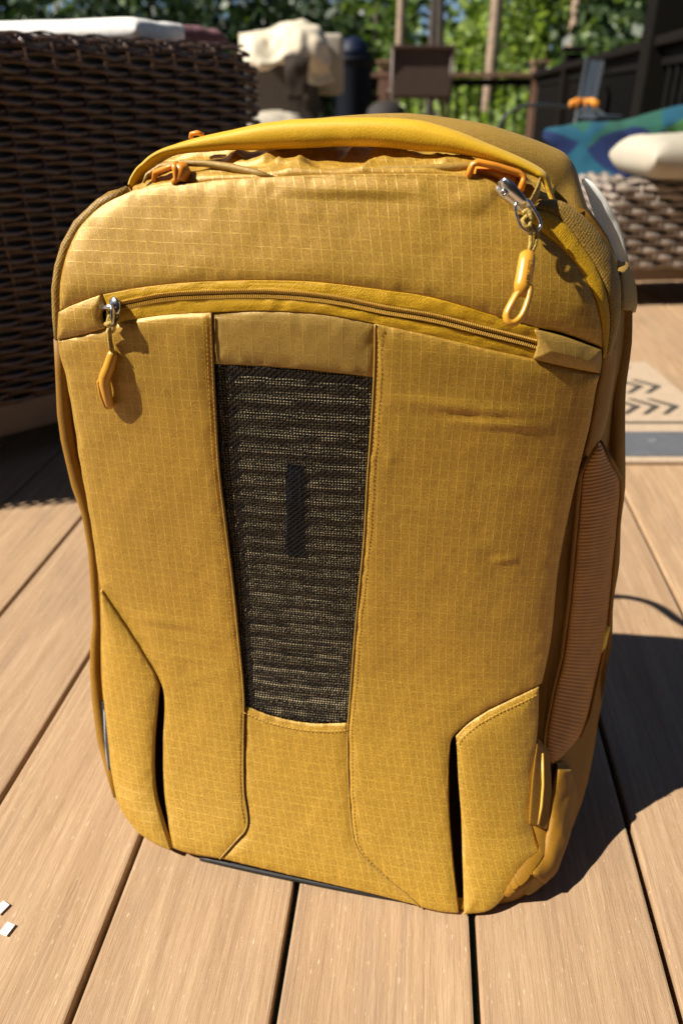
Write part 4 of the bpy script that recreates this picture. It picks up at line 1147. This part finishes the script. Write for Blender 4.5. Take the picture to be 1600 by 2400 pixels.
# ------------------------------------------------------------------ railings
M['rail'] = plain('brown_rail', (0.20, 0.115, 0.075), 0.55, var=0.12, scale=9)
M['baluster'] = plain('black_baluster', (0.006, 0.0055, 0.005), 0.7, Specular_IOR_Level=0.1)
YF = 8.0
pf = at_y(1262, 165, YF)
RZ = pf.z - 0.02                                        # rail height
def railing(label, a, b, posts, group='railings round the deck', rmat=None):
    rmat = rmat or M['rail']
    root = empty('deck_railing', (a.x, a.y, 0), 0, label, 'railing', group)
    inv = Matrix.Translation((-a.x, -a.y, 0))
    d = (b - a); d.z = 0; L = d.length; d.normalize(); an = math.atan2(d.y, d.x)
    def part(mb, name, mat):
        o = mb.build(name, mat, root); o.data.transform(inv); return o
    m_ = (a + b) / 2
    part(MB().box((m_.x, m_.y, RZ - 0.018), (L, 0.125, 0.036), an, 0.006), 'top_rail', rmat)
    part(MB().box((m_.x, m_.y, RZ - 0.075), (L, 0.04, 0.06), an, 0.004), 'sub_rail', M['baluster'])
    part(MB().box((m_.x, m_.y, 0.10), (L, 0.045, 0.05), an, 0.004), 'bottom_rail', rmat)
    for s in posts:
        p = a + d * s
        part(MB().box((p.x, p.y, (RZ + 0.06) / 2 - 0.1), (0.115, 0.115, RZ + 0.26), an, 0.006), 'post', rmat)
        part(MB().box((p.x, p.y, RZ + 0.085), (0.155, 0.155, 0.03), an, 0.008), 'post_cap', rmat)
    n_ = int(L / 0.112); first = None
    for i in range(n_):
        p = a + d * (0.06 + i * 0.112)
        if first is None:
            first = part(MB().tube([(p.x, p.y, 0.11), (p.x, p.y, RZ - 0.05)], 0.0135, 8), 'baluster', M['baluster']); p_first = p.copy()
        else:
            o = link(bpy.data.objects.new('baluster', first.data), root); o.location = (p - p_first)
    return root
RC = Vector((pf.x, YF, 0))
dpl = Vector((math.sin(PHI), math.cos(PHI), 0))
railing('brown deck railing running straight across the back with thin dark balusters', RC + Vector((-4.6, 0.0, 0)), RC, (0.0, 1.15, 2.3, 3.2, 4.6))
RN = RC - dpl * 5.6
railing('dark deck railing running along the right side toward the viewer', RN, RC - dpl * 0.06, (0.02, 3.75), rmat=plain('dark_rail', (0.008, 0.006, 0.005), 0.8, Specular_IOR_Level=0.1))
tp_ = RC - dpl * 4.25
px_t = at_y(1563, 130, tp_.y).x
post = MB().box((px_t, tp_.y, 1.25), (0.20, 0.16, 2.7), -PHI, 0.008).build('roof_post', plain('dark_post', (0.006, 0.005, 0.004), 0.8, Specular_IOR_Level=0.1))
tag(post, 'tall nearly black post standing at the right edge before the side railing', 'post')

# ------------------------------------------------------------------ far furniture on the deck
# sling-back bar chair
def bar_chair(cx_, cy_, rz):
    root = empty('patio_chair', (cx_, cy_, 0), rz, 'brown sling back patio chair in front of the far railing', 'chair')
    fm_ = plain('brown_metal', (0.07, 0.042, 0.03), 0.5); slg = plain('brown_sling', (0.075, 0.046, 0.032), 0.8, scale=12)
    for s in (-1, 1):
        MB().tube([(s * 0.23, -0.22, 0.0), (s * 0.235, -0.20, 0.45), (s * 0.235, -0.26, 0.97)], 0.016, 8).build('rear_leg', fm_, root, True)
        MB().tube([(s * 0.23, 0.24, 0.0), (s * 0.23, 0.22, 0.44), (s * 0.235, -0.19, 0.46)], 0.016, 8).build('front_leg', fm_, root, True)
        MB().tube([(s * 0.245, -0.23, 0.66), (s * 0.25, 0.1, 0.67), (s * 0.235, 0.24, 0.44)], 0.016, 8).build('armrest', fm_, root, True)
    MB().box((0, -0.245, 0.79), (0.46, 0.012, 0.33), 0, 0.004).build('backrest', slg, root)
    MB().box((0, -0.26, 0.965), (0.49, 0.035, 0.03), 0, 0.008).build('top_bar', fm_, root)
    MB().box((0, -0.225, 0.63), (0.47, 0.03, 0.045), 0, 0.006).build('back_bar', slg, root)
    MB().box((0, 0.02, 0.445), (0.46, 0.46, 0.02), 0, 0.006).build('seat', fm_, root)
    return root
yc = 7.0
pc = at_y(987, 200, yc); bar_chair(pc.x, yc + 0.24, 0.0)
# dark lidded barrel bin
yb = 6.6
pb = at_y(828, 200, yb)
binr = empty('barrel_bin', (pb.x, yb, 0), 0, 'dark navy outdoor bin with a domed lid beside the draped chair', 'bin')
navy = plain('dark_navy_plastic', (0.003, 0.005, 0.010), 0.6, Specular_IOR_Level=0.15); navyl = plain('navy_lid', (0.005, 0.010, 0.030), 0.55, Specular_IOR_Level=0.2)
zb = at_y(828, 140, yb).z; wb = (at_y(872, 200, yb).x - at_y(786, 200, yb).x) / 2
def lathe(prof, n=32):
    V, Fc = [], []
    for r, z in prof:
        for k in range(n): V.append((r * math.cos(2 * math.pi * k / n), r * math.sin(2 * math.pi * k / n), z))
    for i in range(len(prof) - 1):
        for k in range(n):
            l = (k + 1) % n
            Fc.append((i * n + k, i * n + l, (i + 1) * n + l, (i + 1) * n + k))
    Fc.append(tuple(range(n))[::-1]); Fc.append(tuple((len(prof) - 1) * n + k for k in range(n)))
    return V, Fc
MB().add(*lathe([(wb * .82, 0.01), (wb * .9, 0.3), (wb * .97, zb - 0.06), (wb, zb - 0.02), (wb * 1.06, zb - 0.015), (wb * 1.06, zb + 0.015), (wb * .95, zb + .02)])).build('barrel', navy, binr, True)
MB().add(*lathe([(wb * .95, zb + .021), (wb * .8, zb + .065), (wb * .66, zb + .11), (wb * .45, zb + .135), (wb * .2, zb + .148), (0.01, zb + .15)])).build('lid', navyl, binr, True)
MB().box((wb * 1.3, 0.02, zb - 0.25), (wb * 0.36, 0.2, 0.02), 0, 0.004).build('side_shelf', navy, binr)

# cream cushioned chair with a canvas cover thrown over it, and a dark fringed shawl hanging from it
yk = 4.9
ck = at_y(690, 250, yk)
chair = empty('cushioned_chair', (ck.x, yk, 0), 0, 'patio armchair with beige cushions half hidden behind the wicker sofa', 'armchair')
fr_ = plain('chair_frame', (0.05, 0.035, 0.025), 0.6)
MB().box((-0.08, 0.1, 0.20), (0.52, 0.60, 0.22), 0, 0.02).build('base', fr_, chair)
for sx in (-0.28, 0.12):
    for sy in (-0.15, 0.35): MB().box((sx, sy, 0.045), (0.05, 0.05, 0.09), 0, 0.004).build('foot', fr_, chair)
def cush(name, c, s, mat, par, seed):
    o = slab(name, mat, c, s, 0, 1.0, None, None, seed)
    o.parent = par; return o
cush('seat_cushion', (-0.12, 0.05, 0.42), (0.42, 0.56, 0.22), M['beige'], chair, 11)
cush('seat_cushion', (0.20, 0.07, 0.40), (0.22, 0.50, 0.20), plain('grey_cushion', (0.16, 0.145, 0.125), 0.9), chair, 12)
MB().box((-0.10, 0.40, 0.60), (0.46, 0.10, 0.58), 0, 0.03).build('backrest', fr_, chair)
# pale back cushion standing behind
pk = at_y(778, 105, yk + 0.42)
wcu = MB().box((pk.x - 0.04, yk + 0.47, pk.z - 0.10), (0.22, 0.10, 0.32), 0, 0.03).build('back_cushion', M['cream_light'], None, True)
tag(wcu, 'pale square cushion corner showing behind the draped cream cover', 'cushion')
def Y(l, dy=0): return [at_y(q[0], q[1], yk + q[2]) for q in l]
sheet('canvas_cover', [
    Y([(560, 92, .42), (630, 84, .46), (690, 70, .46), (740, 90, .44), (770, 140, .4)]),
    Y([(560, 78, .30), (630, 72, .30), (690, 56, .30), (745, 78, .28), (776, 130, .24)]),
    Y([(560, 92, .08), (630, 90, .06), (690, 82, .02), (745, 95, .04), (772, 140, .08)]),
    Y([(560, 130, -.04), (630, 128, -.06), (690, 118, -.05), (738, 128, -.02), (770, 165, .02)]),
    Y([(560, 150, -.08), (630, 150, -.10), (690, 135, -.04), (732, 148, .0), (772, 185, .02)]),
    Y([(560, 160, -.06), (630, 160, -.08), (688, 140, .02), (730, 152, .06), (778, 196, .02)])],
    M['cream'], 64, 56, 0.01, 0.022, 8, 'cream canvas cover thrown in folds over the back of the armchair', 'cover')
sheet('cover_flap', [
    Y([(712, 150, .0), (740, 138, .0), (768, 150, .02)]),
    Y([(708, 172, .01), (742, 170, .02), (776, 175, .03)]),
    Y([(716, 194, .02), (748, 200, .0), (782, 190, .02)])],
    M['cream'], 30, 24, 0.01, 0.012, 18, 'lower hanging fold of cream canvas beside the dark shawl', 'cover')
sh = sheet('fringed_shawl', [
    Y([(664, 132, -.10), (690, 126, -.11), (728, 132, -.10)]),
    Y([(668, 165, -.13), (692, 160, -.14), (722, 165, -.13)]),
    Y([(674, 225, -.14), (694, 228, -.15), (722, 222, -.14)])],
    plain('dark_shawl', (0.03, 0.02, 0.012), 0.9), 30, 24, 0.012, 0.012, 28, 'dark brown fringed shawl hanging down the front of the cream armchair', 'shawl')
fb = MB()
for i in range(13):
    a_ = 676 + i * 3.7
    p1, p2 = at_y(a_, 222, yk - .145), at_y(a_ + rnd.uniform(-3, 3), 250 + rnd.uniform(-12, 14), yk - .15)
    fb.tube([p1, (p1 + p2) / 2 + Vector((rnd.uniform(-.006, .006), 0, 0)), p2], [0.006, 0.005, 0.002], 6)
fb.build('fringe', plain('dark_fringe', (0.028, 0.018, 0.011), 0.9), sh, True)

# low dark ottoman on the deck in front of the far chair
po = at_y(905, 245, 6.2)
ot = empty('ottoman', (po.x, 6.2, 0), 0, 'low dark rounded ottoman between the navy bin and the brown chair', 'ottoman')
ow = 0.15
MB().add(*lathe([(ow * .8, 0.05), (ow, 0.08), (ow * 1.04, .35), (ow * 1.0, po.z - .09), (ow * .85, po.z - .02), (ow * .4, po.z + 0.02), (.01, po.z + .025)])).build('cushion', plain('dark_ottoman', (0.018, 0.014, 0.011), 0.8), ot, True)
for a_ in range(4):
    MB().tube([(ow * .7 * math.cos(a_ * 1.57 + .78), ow * .7 * math.sin(a_ * 1.57 + .78), 0), (ow * .7 * math.cos(a_ * 1.57 + .78), ow * .7 * math.sin(a_ * 1.57 + .78), .06)], 0.012, 8).build('foot', M['frame_dark'], ot, True)

# blue-grey folding chair leaning back by the side railing
yf = 4.6
q = [at_y(a, b, yf + c) for a, b, c in ((1374, 142, .18), (1414, 146, .18), (1352, 262, -.02), (1388, 262, -.02))]
fc = empty('folding_chair', (q[2].x, yf, 0), 0, 'blue grey folding chair leaning back in the shade of the side railing', 'chair')
iv = Vector((q[2].x, yf, 0)); q = [p - iv for p in q]
blue = plain('blue_grey_fabric', (0.022, 0.034, 0.05), 0.8); alu = plain('grey_tube', (0.03, 0.036, 0.042), 0.5)
dn = Vector((0, 0.012, 0.004))
b = MB(); V = [q[0] - dn, q[1] - dn, q[3] - dn, q[2] - dn, q[0] + dn, q[1] + dn, q[3] + dn, q[2] + dn]
b.add(V, [(0, 1, 2, 3), (7, 6, 5, 4), (0, 4, 5, 1), (1, 5, 6, 2), (2, 6, 7, 3), (3, 7, 4, 0)]); b.build('backrest', blue, fc)
for tp2, bt in ((q[0], q[2]), (q[1], q[3])):
    e_ = bt + (bt - tp2) * ((bt.z - 0.01) / (tp2.z - bt.z)) * 0.9
    MB().tube([tp2 + Vector((0, 0, 0.01)), bt, Vector((e_.x, e_.y, 0.012))], 0.011, 8).build('frame_tube', alu, fc, True)
    MB().tube([bt + Vector((0, 0, .02)), bt + Vector((0.02, -0.40, -0.06)), bt + Vector((0.02, -.36, -bt.z + .012))], 0.011, 8).build('leg', alu, fc, True)
mq = (q[2] + q[3]) / 2
MB().box((mq.x + .01, mq.y - .2, mq.z - .02), (0.13, 0.38, 0.016), 0, 0.004).build('seat', blue, fc)

# curved iron garden hook with an orange flower ornament
yh = 3.9
hk = [at_y(a, b, yh) for a, b in ((1150, 420), (1158, 345), (1168, 300), (1184, 272), (1212, 254), (1245, 247), (1290, 248), (1335, 252), (1362, 250))]
base = Vector((hk[0].x - 0.02, yh, 0.0))
gh = empty('garden_hook', base, 0, 'curved dark iron hook carrying an orange flower ornament before the railing', 'garden ornament')
MB().tube([Vector(p) - base for p in resample([base] + hk, 60)], 0.0075, 8).build('hook', plain('dark_iron', (0.018, 0.026, 0.03), 0.5), gh, True)
MB().add(*lathe([(0.07, 0.0), (0.075, 0.006), (0.02, 0.016), (0.01, 0.03)], 20)).build('base_plate', M['baluster'], gh, True)
fcx = at_y(1368, 240, yh) - base
pet = plain('orange_petal', (0.75, 0.30, 0.03), 0.5)
for k in range(10):
    a = 2 * math.pi * k / 10 + 0.2
    dr = Vector((math.cos(a), math.sin(a) * 0.8, 0))
    b = MB(); b.tube([fcx + dr * 0.010, fcx + dr * 0.035 + Vector((0, 0, .006)), fcx + dr * 0.058 + Vector((0, 0, -0.004)), fcx + dr * 0.068 + Vector((0, 0, -.022))], [0.006, 0.013, 0.012, 0.003], 8, flat=0.35)
    b.build('petal', pet, gh, True)
MB().add(*[(lambda vf: ([tuple(Vector(p) + fcx) for p in vf[0]], vf[1]))(lathe([(0.004, -.012), (0.016, -.006), (0.018, .004), (0.012, .012), (0.002, .015)], 14))][0]).build('flower_heart', plain('brown_heart', (0.10, 0.05, 0.02), 0.7), gh, True)

# ------------------------------------------------------------------ trees and shrubs beyond the deck
def leaf_mat(name, cols, trans=0.35):
    t = NT(name); ge = t.n('ShaderNodeNewGeometry')
    rp = ge.outputs['Random Per Island']
    c = t.ramp(rp, [(i / (len(cols) - 1), q) for i, q in enumerate(cols)])
    t.set(Base_Color=c, Roughness=0.5)
    tl = t.n('ShaderNodeBsdfTranslucent'); t.l(t.mix(1.0, c, (1.0, 1.0, 0.45), 'MULTIPLY'), tl.inputs[0])
    mx = t.n('ShaderNodeMixShader'); mx.inputs[0].default_value = trans
    t.l(t.p.outputs[0], mx.inputs[1]); t.l(tl.outputs[0], mx.inputs[2]); t.l(mx.outputs[0], t.out.inputs[0])
    return t.m
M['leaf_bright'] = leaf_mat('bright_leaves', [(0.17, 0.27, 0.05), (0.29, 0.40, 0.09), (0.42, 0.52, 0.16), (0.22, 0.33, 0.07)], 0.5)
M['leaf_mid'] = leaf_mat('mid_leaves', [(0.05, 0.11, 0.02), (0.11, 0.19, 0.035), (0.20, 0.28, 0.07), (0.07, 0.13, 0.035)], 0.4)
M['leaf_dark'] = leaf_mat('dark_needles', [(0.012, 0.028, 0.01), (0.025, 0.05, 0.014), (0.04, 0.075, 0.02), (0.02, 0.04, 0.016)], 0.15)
M['bark_pale'] = plain('pale_bark', (0.34, 0.24, 0.17), 0.9, var=0.3, scale=14, bump=0.6)
M['bark_dark'] = plain('dark_bark', (0.06, 0.045, 0.035), 0.9, var=0.3, scale=14, bump=0.6)
def leaves(blobs, n, size, seed):
    """leaf quads spread through lumpy blobs (centre, radii)"""
    r = np.random.default_rng(seed)
    vol = np.array([b[1][0] * b[1][1] * b[1][2] for b in blobs]); vol = vol**0.75
    cnt = np.maximum(1, (n * vol / vol.sum()).astype(int))
    pts = []
    for (c, rad), m_ in zip(blobs, cnt):
        d = r.normal(size=(m_, 3)); d /= np.linalg.norm(d, axis=1, keepdims=True)
        rr = r.uniform(0.35, 1.0, m_)**0.55
        lump = 0.78 + 0.32 * vnoise(d[:, 0] * 2.5 + d[:, 1] * 1.7, d[:, 2] * 2.8 + d[:, 1], seed % 17)
        pts.append(np.array(c) + d * (rr * lump)[:, None] * np.array(rad))
    P = np.concatenate(pts); m_ = len(P)
    a = r.normal(size=(m_, 3)); a /= np.linalg.norm(a, axis=1, keepdims=True)
    b = np.cross(a, r.normal(size=(m_, 3))); b /= np.linalg.norm(b, axis=1, keepdims=True)
    s = size * r.uniform(0.6, 1.4, m_)[:, None]
    q = np.stack([P - a * s, P + b * s * 0.55 - a * s * 0.1, P + a * s, P - b * s * 0.55 - a * s * 0.1], 1).reshape(-1, 3)
    f = np.arange(m_ * 4).reshape(-1, 4)
    return q, f
def plant(name, loc, height, blobs, n, size, mat, bark, label, cat, seed, trunk_r=0.12, lean=(0, 0), trunk_top=None, limbs=5, group=None, stems=1):
    root = empty(name, loc, 0, label, cat, group)
    q, f = leaves(blobs, n, size, seed)
    mesh_obj('crown', q, f, mat, root, smooth=False)
    r = random.Random(seed)
    b = MB(); tt = trunk_top or height * 0.85
    for sidx in range(stems):
        ox, oy = (0, 0) if stems == 1 else (r.uniform(-.5, .5), r.uniform(-.3, .3))
        path = [Vector((ox + lean[0] * k / 8 + r.uniform(-.03, .03), oy + lean[1] * k / 8, tt * k / 8)) for k in range(9)]
        b.tube(path, [trunk_r * (1.15 - 0.75 * k / 8) for k in range(9)], 10)
        for i in range(limbs):
            k = r.randint(3, 7); p = path[k]; c, rad = r.choice(blobs)
            e = Vector(c) + Vector((r.uniform(-.5, .5) * rad[0], r.uniform(-.5, .5) * rad[1], r.uniform(-.4, .4) * rad[2]))
            b.tube([p, (p + e) / 2 + Vector((0, 0, 0.1)), e], [trunk_r * .35, trunk_r * .22, trunk_r * .07], 6)
    b.build('trunk', bark, root, True)
    return root
GZ0 = -1.5
def at_el(px, y):
    d = ray(px, 158); return d.x * y / d.y
# bright shrubs just beyond the far railing
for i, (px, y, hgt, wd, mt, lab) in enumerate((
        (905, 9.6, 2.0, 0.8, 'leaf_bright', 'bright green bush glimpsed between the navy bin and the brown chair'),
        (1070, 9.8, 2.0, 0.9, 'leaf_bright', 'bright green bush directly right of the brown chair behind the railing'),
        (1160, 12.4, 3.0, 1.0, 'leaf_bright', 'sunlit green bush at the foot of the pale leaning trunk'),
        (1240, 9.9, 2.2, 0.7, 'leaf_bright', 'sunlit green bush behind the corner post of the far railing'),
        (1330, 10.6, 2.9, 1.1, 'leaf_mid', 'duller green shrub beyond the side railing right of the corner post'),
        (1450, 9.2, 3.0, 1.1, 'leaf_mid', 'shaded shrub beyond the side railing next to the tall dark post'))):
    x = at_el(px, y)
    plant('leafy_bush', (x, y, GZ0), hgt, [((0, 0, hgt * .55), (wd, .7, hgt * .5)), ((.3, -.1, hgt * .8), (wd * .6, .5, hgt * .3)), ((-.35, 0, hgt * .35), (wd * .7, .6, hgt * .35))], 3000, 0.055, M[mt], M['bark_dark'], lab, 'bush', 100 + i, 0.025, stems=4, limbs=2, group='bushes beyond the railing')
# trees: trunks in view, crowns above the frame
for i, (px, y, r_, ln, bark, mt, lab, blob) in enumerate((
        (1132, 11.2, 0.085, (0.35, 0), 'bark_pale', 'leaf_bright', 'tree with a pale leaning trunk rising behind the far railing', 2.4),
        (940, 11.0, 0.06, (0.0, 0), 'bark_pale', 'leaf_mid', 'slim tree with a pale pinkish trunk above the brown chair', 2.0),
        (1008, 12.4, 0.07, (0.1, 0), 'bark_dark', 'leaf_mid', 'tree with a dark straight trunk, left one of a close pair', 2.2),
        (1032, 12.0, 0.055, (-.1, 0), 'bark_dark', 'leaf_mid', 'tree with a dark straight trunk, right one of a close pair', 2.0),
        (1330, 12.0, 0.075, (0.1, 0), 'bark_pale', 'leaf_mid', 'tree with a greyish trunk above the railing post cap', 2.2))):
    x = at_el(px, y)
    bl = [((ln[0], 0, 9.0), (blob * .7, blob * .7, 1.5)), ((ln[0] - .7, .3, 8.2), (1.0, 1.0, .7)), ((ln[0] + .8, -.3, 8.4), (1.0, 1.0, .7)), ((ln[0], 0, 10.2), (1.0, 1.0, 1.0))]
    plant('broadleaf_tree', (x, y, GZ0), 11.0, bl, 2200, 0.13, M[mt], M[bark], lab, 'tree', 200 + i, r_, ln, 9.6, 8, group='trees beyond the railing')
# low-hanging foliage behind, mixed light and dark, with gaps to the sky
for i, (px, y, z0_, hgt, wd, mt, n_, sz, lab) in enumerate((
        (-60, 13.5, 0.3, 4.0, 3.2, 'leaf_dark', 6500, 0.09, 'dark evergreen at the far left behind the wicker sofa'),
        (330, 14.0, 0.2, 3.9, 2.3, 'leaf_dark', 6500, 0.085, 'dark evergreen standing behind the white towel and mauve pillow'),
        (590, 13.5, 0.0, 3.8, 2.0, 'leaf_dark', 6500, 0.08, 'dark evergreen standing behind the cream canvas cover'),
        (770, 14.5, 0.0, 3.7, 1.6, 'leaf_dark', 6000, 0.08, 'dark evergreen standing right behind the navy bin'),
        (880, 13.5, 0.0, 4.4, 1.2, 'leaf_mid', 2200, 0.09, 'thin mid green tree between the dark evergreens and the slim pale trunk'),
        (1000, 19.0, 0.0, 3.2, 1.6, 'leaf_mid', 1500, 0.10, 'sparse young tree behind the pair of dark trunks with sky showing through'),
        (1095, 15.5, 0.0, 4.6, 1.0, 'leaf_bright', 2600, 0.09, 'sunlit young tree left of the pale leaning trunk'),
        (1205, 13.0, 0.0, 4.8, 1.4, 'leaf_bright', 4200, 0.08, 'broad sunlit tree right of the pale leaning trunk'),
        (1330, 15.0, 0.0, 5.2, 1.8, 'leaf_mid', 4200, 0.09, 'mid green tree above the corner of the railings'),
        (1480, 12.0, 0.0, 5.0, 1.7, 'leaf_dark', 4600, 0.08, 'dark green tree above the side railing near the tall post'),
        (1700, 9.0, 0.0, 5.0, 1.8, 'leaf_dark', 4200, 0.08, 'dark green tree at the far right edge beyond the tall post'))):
    x = at_el(px, y); zz = hgt - z0_
    bl = [((0, 0, hgt * .5), (wd, wd * .8, hgt * .42)), ((wd * .4, -.2, hgt * .7), (wd * .6, wd * .6, hgt * .25)), ((-wd * .45, .1, hgt * .35), (wd * .65, wd * .6, hgt * .28)), ((0, 0, hgt * .88), (wd * .5, wd * .5, hgt * .16))]
    plant('evergreen_tree' if mt == 'leaf_dark' else 'young_tree', (x, y, GZ0), hgt, bl, n_, sz, M[mt], M['bark_dark'], lab, 'tree', 300 + i, 0.09, (0, 0), hgt * .8, 6, group='trees beyond the railing')
# far wood: one mass, open enough for sky to show high between the trunks
r2_ = np.random.default_rng(77)
bl = []
for k in range(46):
    an_ = r2_.uniform(-1.25, 1.25); rad = r2_.uniform(24, 34)
    h_ = r2_.uniform(3.2, 7.5) if abs(an_ - math.atan2(at_el(990, 20), 20)) > 0.05 else 2.4
    bl.append(((rad * math.sin(an_), rad * math.cos(an_), GZ0 + h_ * .5), (r2_.uniform(1.4, 2.6), 1.5, h_ * .55)))
q, f = leaves(bl, 24000, 0.20, 5)
fw = mesh_obj('far_wood', q, f, M['leaf_mid'], None, smooth=False)
tag(fw, 'distant wood seen between the nearer tree trunks', 'trees', kind='stuff')

# unseen wall with a door, added behind the viewer to block sky light
sky_block_wall = empty('sky_block_wall', (0, -2.2, 0), -PHI, 'unseen brown sided wall with a glass door, added to block sky light', 'sky_block_wall')
sid = plain('brown_siding', (0.09, 0.065, 0.05), 0.8, scale=6)
for k in range(28):
    MB().box((0.0, -0.02 - 0.004 * (k % 2), -1.4 + k * 0.22 + 0.11), (11.0, 0.05, 0.215), 0, 0.004).build('siding_board', sid, sky_block_wall)
MB().box((-1.0, 0.02, 1.05), (1.9, 0.05, 2.1), 0, 0.01).build('door_frame', plain('white_trim', (0.5, 0.5, 0.48), 0.5), sky_block_wall)
MB().box((-1.0, 0.048, 1.05), (1.7, 0.02, 1.94), 0, 0.004).build('glass_pane', plain('dark_glass', (0.01, 0.012, 0.014), 0.05), sky_block_wall)
MB().box((0, 0.1, 4.83), (11.6, 0.9, 0.12), 0, 0.01).build('eave', sid, sky_block_wall)
